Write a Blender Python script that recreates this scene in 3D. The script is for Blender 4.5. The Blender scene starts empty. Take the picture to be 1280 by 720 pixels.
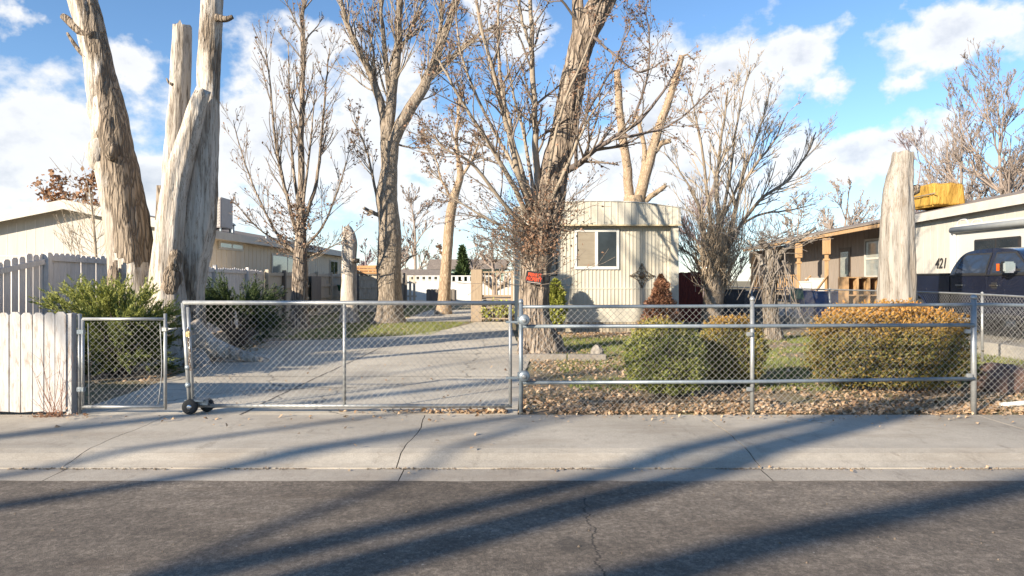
import bpy, bmesh, math, random
import numpy as np
from mathutils import Vector, noise as mnoise

R = math.radians
rng = np.random.default_rng(7)
random.seed(7)
sc = bpy.context.scene
col = sc.collection

# ------------------------------------------------------------------ camera
F, HZ, EYE = 853.33, 350.0, 1.5
cam = bpy.data.cameras.new('camera')
cam.sensor_width = 36; cam.lens = 24
cam.shift_y = -10/1280
cam.clip_end = 3000; cam.clip_start = 0.05
camo = bpy.data.objects.new('camera', cam); col.objects.link(camo)
camo.location = (0, 0, EYE); camo.rotation_euler = (R(90), 0, 0)
sc.camera = camo

def W(px, py, Y):                       # survey point: photograph measure + distance -> metres
    return np.array([(px-640)/F*Y, Y, EYE-(py-HZ)/F*Y])
def WP(pts, Y):
    return [W(p[0], p[1], Y if len(p) < 3 else p[2]) for p in pts]

# ------------------------------------------------------------------ materials
MATS = {}
def nt_new(name):
    m = bpy.data.materials.new(name); m.use_nodes = True
    nt = m.node_tree; nt.nodes.clear()
    out = nt.nodes.new('ShaderNodeOutputMaterial')
    b = nt.nodes.new('ShaderNodeBsdfPrincipled')
    nt.links.new(b.outputs[0], out.inputs[0])
    return m, nt, b, out
def c4(c): return (c[0], c[1], c[2], 1)
def N(nt, t, **kw):
    n = nt.nodes.new(t)
    for k, v in kw.items():
        if hasattr(n, k) and not k.startswith('i_'): setattr(n, k, v)
        else: n.inputs[k[2:].replace('_', ' ')].default_value = v
    return n
def coords(nt, scale=(1, 1, 1), kind='Object'):
    tc = nt.nodes.new('ShaderNodeTexCoord'); mp = nt.nodes.new('ShaderNodeMapping')
    mp.inputs['Scale'].default_value = scale
    nt.links.new(tc.outputs[kind], mp.inputs['Vector'])
    return mp.outputs[0]
def noi(nt, vec, scale, detail=5, rough=.6):
    n = nt.nodes.new('ShaderNodeTexNoise')
    n.inputs['Scale'].default_value = scale; n.inputs['Detail'].default_value = detail
    n.inputs['Roughness'].default_value = rough
    nt.links.new(vec, n.inputs['Vector']); return n.outputs['Fac']
def ramp(nt, fac, stops):
    r = nt.nodes.new('ShaderNodeValToRGB')
    e = r.color_ramp.elements
    while len(e) < len(stops): e.new(.5)
    for k, (p, c) in enumerate(stops):
        e[k].position = p; e[k].color = c4(c) if hasattr(c, '__len__') else (c, c, c, 1)
    nt.links.new(fac, r.inputs[0]); return r.outputs[0]
def mix(nt, fac, a, b, mode='MIX'):
    m = nt.nodes.new('ShaderNodeMix'); m.data_type = 'RGBA'; m.blend_type = mode
    for sock, v in ((m.inputs[0], fac), (m.inputs[6], a), (m.inputs[7], b)):
        if isinstance(v, bpy.types.NodeSocket): nt.links.new(v, sock)
        elif hasattr(v, '__len__'): sock.default_value = c4(v)
        else: sock.default_value = v
    return m.outputs[2]
def mth(nt, op, a, b=0.0, c=0.0, clamp=False):
    m = nt.nodes.new('ShaderNodeMath'); m.operation = op; m.use_clamp = clamp
    for k, v in enumerate((a, b, c)):
        if isinstance(v, bpy.types.NodeSocket): nt.links.new(v, m.inputs[k])
        else: m.inputs[k].default_value = v
    return m.outputs[0]
def bump(nt, b, h, strength=.4, dist=.01):
    bp = nt.nodes.new('ShaderNodeBump'); bp.inputs['Strength'].default_value = strength
    bp.inputs['Distance'].default_value = dist
    nt.links.new(h, bp.inputs['Height']); nt.links.new(bp.outputs[0], b.inputs['Normal'])

def mat(name, c1, c2=None, scale=4, stretch=(1, 1, 1), rough=.75, metal=0, bmp=.25, bdist=.006,
        fine=60, dirt=None, dirt_scale=2.5, dirt_amt=.5, coat=0, spec=.5, lo=.35, hi=.65):
    """surface of two tones mottled by noise, an optional third tone in patches, and a fine bump"""
    m, nt, b, out = nt_new(name)
    v = coords(nt, stretch)
    c2 = c2 or tuple(x*.75 for x in c1)
    n1 = noi(nt, v, scale, 6, .65)
    cc = ramp(nt, n1, [(lo, c1), (hi, c2)])
    n2 = noi(nt, v, fine, 4, .6)
    cc = mix(nt, .35, cc, ramp(nt, n2, [(.3, .55), (.7, 1.0)]), 'MULTIPLY')
    if dirt:
        n3 = noi(nt, coords(nt, tuple(.5+.5*s for s in stretch)), dirt_scale, 7, .7)
        f = ramp(nt, n3, [(.52, 0.), (.68, dirt_amt)])
        cc = mix(nt, f, cc, dirt)
    nt.links.new(cc, b.inputs['Base Color'])
    b.inputs['Roughness'].default_value = rough; b.inputs['Metallic'].default_value = metal
    b.inputs['Coat Weight'].default_value = coat; b.inputs['Specular IOR Level'].default_value = spec
    if bmp:
        h = mth(nt, 'ADD', n2, mth(nt, 'MULTIPLY', n1, 1.5))
        bump(nt, b, h, bmp, bdist)
    MATS[name] = m; return m

def leafmat(name, stops, transl=.25, zc=None, zr=None, rough=.6):
    """every leaf its own tone; zc/zr: a second set of tones in the upper leaves (winter bronzing; juniper tips and their top light)"""
    m, nt, b, out = nt_new(name)
    g = nt.nodes.new('ShaderNodeNewGeometry')
    cc = ramp(nt, g.outputs['Random Per Island'], stops)
    if zc:
        tc = nt.nodes.new('ShaderNodeTexCoord'); sp = nt.nodes.new('ShaderNodeSeparateXYZ')
        nt.links.new(tc.outputs['Object'], sp.inputs[0])
        nn = noi(nt, tc.outputs['Object'], 3.5, 4)
        z = mth(nt, 'ADD', sp.outputs['Z'], mth(nt, 'MULTIPLY', mth(nt, 'SUBTRACT', nn, .5), zr[2]))
        f = ramp(nt, mth(nt, 'MULTIPLY', mth(nt, 'SUBTRACT', z, zr[0]), 1/(zr[1]-zr[0]), clamp=True), [(0, 0.), (1, .95)])
        cc = mix(nt, f, cc, ramp(nt, g.outputs['Random Per Island'], zc))
    nt.links.new(cc, b.inputs['Base Color']); b.inputs['Roughness'].default_value = rough
    b.inputs['Specular IOR Level'].default_value = .3
    if transl:
        t = nt.nodes.new('ShaderNodeBsdfTranslucent'); nt.links.new(cc, t.inputs[0])
        ms = nt.nodes.new('ShaderNodeMixShader'); ms.inputs[0].default_value = transl
        nt.links.new(b.outputs[0], ms.inputs[1]); nt.links.new(t.outputs[0], ms.inputs[2])
        nt.links.new(ms.outputs[0], out.inputs[0])
    MATS[name] = m; return m

galv = mat('galvanised_steel', (.44, .45, .445), (.32, .33, .33), 9, rough=.42, metal=.55, bmp=.1, dirt=(.30, .27, .24), dirt_amt=.35)
galv_dark = mat('weathered_steel', (.30, .34, .37), (.22, .26, .29), 9, rough=.45, metal=.5, bmp=.1)
wire = mat('galvanised_wire', (.42, .41, .385), (.30, .29, .275), 5, rough=.5, metal=.3, bmp=0)
black_iron = mat('black_iron', (.02, .02, .02), (.035, .03, .03), 9, rough=.5)
rubber = mat('rubber', (.025, .025, .026), (.04, .04, .04), 15, rough=.85)
rust = mat('rusty_chain', (.16, .10, .06), (.25, .20, .17), 40, rough=.6, metal=.5)
brass = mat('brass_lock', (.55, .40, .17), (.5, .42, .3), 30, rough=.35, metal=.8)
chrome = mat('chrome', (.75, .75, .75), (.65, .66, .68), 3, rough=.12, metal=1, bmp=0)

white_paint = mat('worn_white_paint', (.53, .515, .50), (.41, .39, .37), 5, (6, 6, .6), rough=.75, dirt=(.24, .16, .10), dirt_scale=7, dirt_amt=.85, fine=40)
grey_paint = mat('greyed_white_paint', (.74, .70, .67), (.64, .60, .57), 4, (6, 6, .5), rough=.75, dirt=(.34, .28, .24), dirt_scale=3, dirt_amt=.4, fine=40)
cream_wood = mat('old_cream_wood', (.56, .50, .40), (.42, .36, .28), 4, (6, 6, .5), rough=.8, dirt=(.23, .17, .12), dirt_scale=4, dirt_amt=.7, fine=40)
grey_wood = mat('bare_grey_wood', (.23, .20, .17), (.15, .13, .11), 5, (7, 7, .4), rough=.85, fine=50)
tan_wood = mat('tan_deck_wood', (.36, .28, .20), (.27, .205, .14), 5, (6, 6, .6), rough=.75, fine=40)
new_wood = mat('yellow_pine', (.52, .34, .18), (.40, .24, .11), 5, (6, 6, .5), rough=.65, fine=40, dirt=(.3, .14, .06), dirt_amt=.5)
plank_wood = mat('orange_planks', (.50, .27, .11), (.36, .18, .07), 5, (1, 1, 8), rough=.7)
red_wood = mat('red_stained_wood', (.15, .018, .012), (.10, .012, .01), 5, (6, 6, .5), rough=.7, dirt=(.22, .06, .04), dirt_amt=.4)
cream_metal = mat('cream_metal_siding', (.54, .51, .43), (.485, .455, .375), 1.2, rough=.55, bmp=.06, dirt=(.38, .31, .21), dirt_scale=1.4, dirt_amt=.4)
tan_trim = mat('tan_trim', (.55, .46, .30), (.48, .39, .24), 3, rough=.6)
skirt_tan = mat('tan_skirting', (.44, .38, .28), (.35, .29, .21), 3, (5, 5, .5), rough=.75, dirt=(.22, .17, .12), dirt_amt=.5)
off_white = mat('off_white_siding', (.50, .475, .42), (.445, .42, .37), 1.5, (3, 3, .5), rough=.7, bmp=.08, dirt=(.6, .54, .45), dirt_amt=.3)
shade_tan_siding = mat('shade_tan_siding', (.66, .57, .44), (.60, .51, .39), 1.5, (3, 3, .5), rough=.7, bmp=.08)  # off-white siding on the shaded side, the shade's tan put into its colour
fascia = mat('white_fascia', (.56, .53, .47), (.48, .45, .40), 2, rough=.7, dirt=(.4, .34, .27), dirt_amt=.3)
grey_siding = mat('grey_brown_siding', (.30, .25, .21), (.25, .21, .17), 2, (4, 4, .5), rough=.8)
shingle = mat('brown_shingle', (.30, .24, .19), (.20, .16, .13), 6, (1, .4, 1), rough=.9, bmp=.5, dirt=(.40, .33, .25), dirt_amt=.6)
roof_metal = mat('pale_metal_roof', (.55, .54, .50), (.48, .47, .44), 2, rough=.5)
white_vinyl = mat('white_vinyl', (.64, .64, .62), (.60, .60, .58), 2, rough=.35, bmp=0)
fibre_white = mat('white_fibreglass', (.53, .52, .495), (.49, .48, .455), 1.2, rough=.35, bmp=.03)
awning_grey = mat('grey_awning', (.36, .37, .36), (.30, .31, .30), 3, rough=.6)
curtain = mat('tan_blind', (.30, .26, .20), (.25, .21, .16), 2, (1, 1, 6), rough=.14, spec=.4, bmp=0)
glass = mat('dark_glass', (.02, .025, .03), (.03, .035, .04), 1.5, rough=.03, spec=.55, bmp=.04, bdist=.02, fine=3)
shade_glass = mat('pale_glass', (.22, .24, .23), (.30, .31, .28), 2, (1, 1, 3), rough=.08, spec=1.0, bmp=0)
sky_tint = mat('sky_tinted_glass', (.045, .065, .105), (.035, .05, .08), 1.2, rough=.04, metal=.3, spec=.8, bmp=0)  # blue of the reflected sky put into the tinted glass colour
truck_paint = mat('navy_truck_paint', (.012, .016, .034), (.009, .012, .026), 2, rough=.22, coat=1.0, bmp=0, spec=.6)
truck_trim = mat('black_plastic', (.02, .02, .022), (.03, .03, .03), 8, rough=.6)
red_lens = mat('red_lens', (.45, .03, .015), (.35, .02, .01), 9, rough=.2, bmp=0)
orange_lens = mat('orange_lens', (.75, .16, .03), (.6, .1, .02), 9, rough=.2, bmp=0)
yellow_tarp = mat('yellow_tarp', (.52, .31, .05), (.36, .20, .03), 3, (1, 1, .3), rough=.7, bmp=.9, bdist=.08, fine=7)
blue_plastic = mat('blue_plastic', (.02, .12, .36), (.015, .09, .28), 4, rough=.4)
white_plastic = mat('white_plastic', (.70, .70, .67), (.6, .6, .57), 4, rough=.45)
green_plastic = mat('green_plastic', (.06, .20, .11), (.05, .15, .09), 4, rough=.5)
dark_cloth = mat('dark_grey_cover', (.05, .05, .055), (.07, .07, .075), 4, rough=.7, bmp=.5, bdist=.03, fine=8)
sign_black = mat('black_sign', (.015, .015, .015), (.02, .02, .02), 8, rough=.5, bmp=0)
sign_red = mat('sign_red', (.80, .10, .03), (.72, .07, .02), 8, rough=.5, bmp=0)
sign_pale = mat('sign_pale', (.6, .5, .42), (.55, .45, .4), 8, rough=.5, bmp=0)
stone_red = mat('red_rock', (.25, .15, .115), (.16, .10, .08), 6, rough=.9, bmp=.6, bdist=.02, fine=20)
stone_grey = mat('grey_edging', (.30, .27, .23), (.22, .19, .16), 6, rough=.9, bmp=.5, bdist=.01)
pale_green = mat('pale_green_siding', (.30, .42, .34), (.26, .36, .30), 2, rough=.7)
unit_grey = mat('grey_metal_box', (.45, .41, .40), (.38, .35, .34), 4, rough=.6)

def bark(name, c1, c2, dark, vs=9, zs=.22, bdist=.03, bstr=.8, bleach=None):
    m, nt, b, out = nt_new(name)
    v = coords(nt, (1, 1, zs))
    n1 = noi(nt, v, vs*.5, 7, .7); n2 = noi(nt, v, vs*2.2, 5, .65)
    vo = nt.nodes.new('ShaderNodeTexVoronoi'); vo.feature = 'DISTANCE_TO_EDGE'; vo.inputs['Scale'].default_value = vs
    wv = nt.nodes.new('ShaderNodeVectorMath'); wv.operation = 'MULTIPLY_ADD'
    nz = nt.nodes.new('ShaderNodeTexNoise'); nz.inputs['Scale'].default_value = vs*.8; nt.links.new(v, nz.inputs['Vector'])
    nt.links.new(nz.outputs['Color'], wv.inputs[0]); wv.inputs[1].default_value = (.25, .25, .25); nt.links.new(v, wv.inputs[2])
    nt.links.new(wv.outputs[0], vo.inputs['Vector'])
    furrow = ramp(nt, vo.outputs['Distance'], [(0, 1.), (.22, 0.)])
    cc = ramp(nt, n1, [(.3, c1), (.7, c2)])
    cc = mix(nt, mth(nt, 'MULTIPLY', furrow, .75), cc, dark)
    h = mth(nt, 'SUBTRACT', mth(nt, 'ADD', n2, n1), mth(nt, 'MULTIPLY', furrow, .9))
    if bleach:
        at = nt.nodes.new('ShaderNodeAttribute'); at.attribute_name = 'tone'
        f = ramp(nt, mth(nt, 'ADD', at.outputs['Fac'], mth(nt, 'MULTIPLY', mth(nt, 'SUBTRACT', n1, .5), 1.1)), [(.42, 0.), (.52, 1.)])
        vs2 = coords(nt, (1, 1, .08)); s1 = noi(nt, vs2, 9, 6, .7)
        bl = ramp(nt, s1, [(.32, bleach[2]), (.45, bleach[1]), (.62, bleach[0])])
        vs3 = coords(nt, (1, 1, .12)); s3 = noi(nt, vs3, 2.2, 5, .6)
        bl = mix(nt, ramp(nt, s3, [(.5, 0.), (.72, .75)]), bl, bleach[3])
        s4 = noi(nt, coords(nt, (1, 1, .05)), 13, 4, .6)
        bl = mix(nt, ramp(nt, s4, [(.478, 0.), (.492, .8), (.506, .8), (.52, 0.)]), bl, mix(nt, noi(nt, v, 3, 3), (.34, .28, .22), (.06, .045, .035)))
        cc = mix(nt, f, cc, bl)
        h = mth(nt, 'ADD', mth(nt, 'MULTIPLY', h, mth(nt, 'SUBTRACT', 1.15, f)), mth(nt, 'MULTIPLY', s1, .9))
    nt.links.new(cc, b.inputs['Base Color']); b.inputs['Roughness'].default_value = .9
    b.inputs['Specular IOR Level'].default_value = .2
    bump(nt, b, h, bstr, bdist); MATS[name] = m; return m

bark_rough = bark('furrowed_bark', (.40, .33, .26), (.27, .215, .165), (.09, .065, .05), 8, .22, .05, 1.0)
bark_mid = bark('tan_bark', (.37, .31, .245), (.255, .21, .165), (.13, .10, .07), 10, .3, .02, .7)
bark_pale = bark('pale_tan_bark', (.46, .36, .25), (.35, .265, .18), (.20, .13, .08), 10, .3, .02, .6)
bark_dead = bark('dead_wood', (.38, .31, .235), (.27, .215, .165), (.08, .06, .045), 11, .14, .035, .9,
                 bleach=((.59, .54, .48), (.45, .40, .34), (.11, .085, .065), (.32, .25, .19)))
twig_grey = mat('twig_bark', (.25, .205, .165), (.17, .135, .105), 6, rough=.85, bmp=0)
twig_tan = mat('tan_twigs', (.37, .305, .23), (.26, .21, .155), 6, rough=.85, bmp=0)
twig_dark = mat('dark_twigs', (.17, .13, .11), (.11, .09, .08), 6, rough=.85, bmp=0)
twig_far = mat('far_twigs', (.34, .275, .225), (.26, .205, .175), 6, rough=.85, bmp=0)
twig_mauve = mat('mauve_twigs', (.30, .23, .23), (.24, .18, .19), 6, rough=.85, bmp=0)
leaf_brown = leafmat('dry_brown_leaves', [(0, (.24, .135, .085)), (.5, (.36, .22, .14)), (1, (.13, .08, .058))], .3)
leaf_rust = leafmat('rust_leaves', [(0, (.32, .17, .09)), (.5, (.42, .24, .13)), (1, (.22, .11, .06))], .3)
litter_m = leafmat('fallen_leaves', [(0, (.40, .26, .15)), (.3, (.52, .37, .23)), (.55, (.26, .15, .08)), (.8, (.60, .46, .31)), (1, (.20, .12, .07))], .1)
grass_m = leafmat('winter_grass', [(0, (.14, .19, .035)), (.5, (.23, .26, .07)), (.75, (.36, .32, .14)), (1, (.11, .17, .03))], .3)
juniper_m = leafmat('juniper_sprays', [(0, (.07, .10, .03)), (.5, (.14, .17, .04)), (.8, (.24, .26, .07)), (1, (.045, .075, .025))], .2,
                [(0, (.30, .32, .08)), (.5, (.40, .40, .11)), (1, (.16, .20, .05))], (.65, 1.25, .7))  # upper sprays: yellow tip growth, with light from above painted in
juniper_dark_m = leafmat('dark_juniper_sprays', [(0, (.05, .08, .03)), (.6, (.085, .12, .04)), (1, (.035, .06, .025))], .15)
box_m = leafmat('boxwood_leaves', [(0, (.15, .19, .04)), (.5, (.25, .27, .06)), (.8, (.34, .32, .10)), (1, (.10, .14, .03))], .2,
                [(0, (.38, .22, .06)), (.5, (.30, .22, .06)), (1, (.20, .17, .04))], (.75, 1.1, .5))
box_bronze_m = leafmat('bronzed_boxwood_leaves', [(0, (.13, .15, .03)), (.5, (.22, .20, .05)), (1, (.28, .19, .06))], .2,
                [(0, (.50, .23, .05)), (.5, (.42, .24, .06)), (1, (.30, .17, .05))], (.72, 1.08, .5))
hedge_m = leafmat('bronzed_hedge_leaves', [(0, (.10, .12, .03)), (.4, (.19, .17, .045)), (.7, (.27, .17, .05)), (1, (.14, .14, .035))], .2,
                [(0, (.50, .22, .05)), (.5, (.46, .25, .06)), (1, (.36, .20, .05))], (.70, 1.12, .5))
arbor_m = leafmat('arborvitae_sprays', [(0, (.26, .29, .05)), (.5, (.40, .40, .09)), (1, (.18, .21, .04))], .2)
russet_m = leafmat('russet_needles', [(0, (.36, .17, .10)), (.5, (.50, .28, .17)), (1, (.24, .12, .075))], .2)

# ------------------------------------------------------------------ mesh builder
class MB:
    def __init__(s): s.v = []; s.f = []; s.n = 0; s.t = []; s.sm = []
    def add(s, verts, faces, tone=None, smooth=False):
        verts = np.asarray(verts, float).reshape(-1, 3)
        s.v.append(verts); o = s.n
        s.f.extend([tuple(i+o for i in f) for f in faces]); s.sm.extend([smooth]*len(faces))
        s.t.append(np.zeros(len(verts)) if tone is None else np.asarray(tone, float)); s.n += len(verts)
    def box(s, x0, x1, y0, y1, z0, z1):
        s.add([(x0,y0,z0),(x1,y0,z0),(x1,y1,z0),(x0,y1,z0),(x0,y0,z1),(x1,y0,z1),(x1,y1,z1),(x0,y1,z1)],
              [(3,2,1,0),(4,5,6,7),(0,1,5,4),(1,2,6,5),(2,3,7,6),(3,0,4,7)])
    def bar(s, a, b, w, h, up=(0, 0, 1)):            # rectangular bar between two points
        a = np.array(a, float); b = np.array(b, float); d = b-a; d /= np.linalg.norm(d)
        u = np.array(up, float); sd = np.cross(d, u)
        if np.linalg.norm(sd) < 1e-6: sd = np.cross(d, (1, 0, 0))
        sd /= np.linalg.norm(sd); u = np.cross(sd, d)
        sd = sd*w/2; u = u*h/2
        s.add([a-sd-u, a+sd-u, a+sd+u, a-sd+u, b-sd-u, b+sd-u, b+sd+u, b-sd+u],
              [(0,1,2,3),(7,6,5,4),(0,4,5,1),(1,5,6,2),(2,6,7,3),(3,7,4,0)])
    def prism(s, poly, axis, a, b):                  # poly of 2-D points extruded along axis from a to b
        n = len(poly)
        def P(p, t):
            q = [0, 0, 0]; k = [i for i in range(3) if i != axis]; q[k[0]] = p[0]; q[k[1]] = p[1]; q[axis] = t; return q
        s.add([P(p, a) for p in poly]+[P(p, b) for p in poly],
              [tuple(range(n))[::-1], tuple(range(n, 2*n))]+[(i, (i+1) % n, n+(i+1) % n, n+i) for i in range(n)])
    def tube(s, pts, rad, sides=8, smooth=True, caps=True, tone=None, rough=0, seed=0, flute=0, rfreq=3., jag=0):
        pts = np.asarray(pts, float); m = len(pts)
        rad = np.broadcast_to(np.asarray(rad, float), (m,)).copy()
        d = np.gradient(pts, axis=0); d /= np.linalg.norm(d, axis=1)[:, None]+1e-9
        ref = np.array((0, 1., 0)) if abs(d[0][1]) < .9 else np.array((1., 0, 0))
        ang = np.arange(sides)*2*np.pi/sides
        V = np.empty((m, sides, 3))
        for i in range(m):
            a = ref-d[i]*np.dot(ref, d[i]); a /= np.linalg.norm(a)+1e-9; b = np.cross(d[i], a); ref = a
            rr = np.full(sides, rad[i])
            if rough:
                for j in range(sides):
                    q = Vector((math.cos(ang[j])*1.3, math.sin(ang[j])*1.3, pts[i][2]*.55+seed*7.3))
                    rr[j] *= 1+rough*mnoise.noise(q*rfreq*.5)+.5*rough*mnoise.noise(q*rfreq*1.7)
                    if flute: rr[j] *= 1+flute*mnoise.noise(Vector((math.cos(ang[j])*2.4, math.sin(ang[j])*2.4, pts[i][2]*.12+seed)))
            V[i] = pts[i]+np.outer(np.cos(ang)*rr, a)+np.outer(np.sin(ang)*rr, b)
        fs = []
        for i in range(m-1):
            o = i*sides
            fs += [(o+j, o+(j+1) % sides, o+sides+(j+1) % sides, o+sides+j) for j in range(sides)]
        if jag:
            for q_, w_ in ((m-1, 1.), (m-2, .6), (m-3, .25)):
                for j in range(sides): V[q_, j] += d[-1]*rad[-1]*jag*w_*(mnoise.noise(Vector((math.cos(ang[j])*2.2+seed, math.sin(ang[j])*2.2, 0)))+.7*mnoise.noise(Vector((math.cos(ang[j])*6+seed, math.sin(ang[j])*6, 3))))
        tn = None
        if tone is not None: tn = np.array([tone(V[i, j], pts[i]) for i in range(m) for j in range(sides)])
        VV = V.reshape(-1, 3)
        s.add(VV, fs, tn, smooth)
        if caps:
            o = s.n-m*sides
            s.f += [tuple(o+j for j in range(sides))[::-1], tuple(o+(m-1)*sides+j for j in range(sides))]; s.sm += [False, False]
    def lathe(s, prof, cx, cy, sides=20, axis=2):    # prof: (r, h) pairs about an axis through (cx, cy)
        ang = np.arange(sides)*2*np.pi/sides; V = []
        for r, h in prof:
            for a in ang:
                u, w = cx+r*math.cos(a), cy+r*math.sin(a)
                V.append((u, w, h) if axis == 2 else ((h, u, w) if axis == 0 else (u, h, w)))
        k = len(prof)
        fs = [(i*sides+j, i*sides+(j+1) % sides, (i+1)*sides+(j+1) % sides, (i+1)*sides+j) for i in range(k-1) for j in range(sides)]
        fs += [tuple(range(sides))[::-1], tuple((k-1)*sides+j for j in range(sides))]
        s.add(V, fs, smooth=True)
    def quads(s, P, U, Vv, kind='quad'):             # many leaf faces: centres P, half axes U (length) and V (width)
        P = np.asarray(P); n = len(P)
        if n == 0: return
        if kind == 'quad': vs = np.stack([P-U, P+Vv, P+U, P-Vv], 1); k = 4      # rhombic leaf
        elif kind == 'rect': vs = np.stack([P-U-Vv, P-U+Vv, P+U+Vv*.7, P+U-Vv*.7], 1); k = 4
        else: vs = np.stack([P-Vv, P+Vv, P+U*2], 1); k = 3                      # blade
        o = s.n; idx = np.arange(n*k).reshape(n, k)+o
        s.v.append(vs.reshape(-1, 3)); s.f.extend(map(tuple, idx.tolist())); s.sm.extend([False]*n)
        s.t.append(np.zeros(n*k)); s.n += n*k
    def build(s, name, m, parent=None, loc=None, label=None, bevel=0):
        base = np.array(parent['_base']) if parent is not None else np.array(loc if loc is not None else (0, 0, 0), float)
        me = bpy.data.meshes.new(name)
        V = np.concatenate(s.v)-base
        me.from_pydata(V.tolist(), [], s.f)
        me.polygons.foreach_set('use_smooth', s.sm)
        t = np.concatenate(s.t)
        if t.any():
            a = me.attributes.new('tone', 'FLOAT', 'POINT'); a.data.foreach_set('value', t.astype(np.float32))
        me.update()
        if bevel:
            bm = bmesh.new(); bm.from_mesh(me)
            bmesh.ops.bevel(bm, geom=[e for e in bm.edges if len(e.link_faces) == 2 and e.calc_face_angle(0) > .5], offset=bevel, segments=2, affect='EDGES', clamp_overlap=True)
            bm.to_mesh(me); bm.free()
        me.materials.append(m)
        o = bpy.data.objects.new(name, me); col.objects.link(o)
        if parent is not None: o.parent = parent
        else: o.location = base
        o['_base'] = [float(x) for x in base]
        if label: o['label'] = label
        return o

def thing(name, label, cat, loc, group=None):
    o = bpy.data.objects.new(name, None); col.objects.link(o); o.empty_display_size = .2
    o.location = loc; o['label'] = label; o['category'] = cat; o['_base'] = [float(x) for x in loc]
    if group: o['group'] = group
    return o
def tag(o, label, cat, group=None):
    o['label'] = label; o['category'] = cat
    if group: o['group'] = group
    return o
def struct(name, mb, m):
    o = mb.build(name, m); o['kind'] = 'structure'; return o
def dup(root, loc, rz, scale, label, group=None):
    r = root.copy(); col.objects.link(r); r.location = loc; r.rotation_euler = (0, 0, rz); r.scale = (scale,)*3
    r['label'] = label
    if group: r['group'] = group
    for ch in list(root.children):
        c = ch.copy(); col.objects.link(c); c.parent = r
    return r
def unit(v): return v/(np.linalg.norm(v, axis=-1, keepdims=True)+1e-9)
def rdir(n): return unit(rng.normal(size=(n, 3)))
def smooth_path(pts, n):
    """Catmull-Rom through the points"""
    pts = np.asarray(pts, float); m = len(pts)
    P = np.vstack([2*pts[0]-pts[1], pts, 2*pts[-1]-pts[-2]])
    out = []
    for u in np.linspace(0, m-1-1e-6, n):
        i = int(u); t = u-i; a, b, c, d = P[i], P[i+1], P[i+2], P[i+3]
        out.append(.5*((2*b)+(-a+c)*t+(2*a-5*b+4*c-d)*t*t+(-a+3*b-3*c+d)*t**3))
    return np.array(out)

# ------------------------------------------------------------------ ground, road, pavement
SUN_AZ = R(226.4); SUN_EL = R(18.5)

def ground_material():
    m, nt, b, out = nt_new('yard_soil')
    v = coords(nt)
    n1 = noi(nt, v, .55, 6, .65); n2 = noi(nt, v, 9, 6, .7); n3 = noi(nt, v, 70, 4, .6)
    soil = ramp(nt, n2, [(.3, (.20, .14, .09)), (.5, (.30, .22, .15)), (.7, (.40, .31, .21))])
    turf = ramp(nt, n2, [(.3, (.15, .15, .05)), (.55, (.25, .22, .10)), (.75, (.36, .29, .16))])
    cc = mix(nt, ramp(nt, n1, [(.4, 0.), (.6, 1.)]), soil, turf)
    cc = mix(nt, .4, cc, ramp(nt, n3, [(.3, .5), (.7, 1.)]), 'MULTIPLY')
    nt.links.new(cc, b.inputs['Base Color']); b.inputs['Roughness'].default_value = .95
    bump(nt, b, mth(nt, 'ADD', n2, n3), .8, .03); return m
g = MB(); g.add([(-600,-600,-.012),(600,-600,-.012),(600,-6.5,-.012),(-600,-6.5,-.012)], [(0,1,2,3)])
g.add([(-600,7.3,-.012),(600,7.3,-.012),(600,900,-.012),(-600,900,-.012)], [(0,1,2,3)])
struct('ground', g, ground_material())

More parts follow.
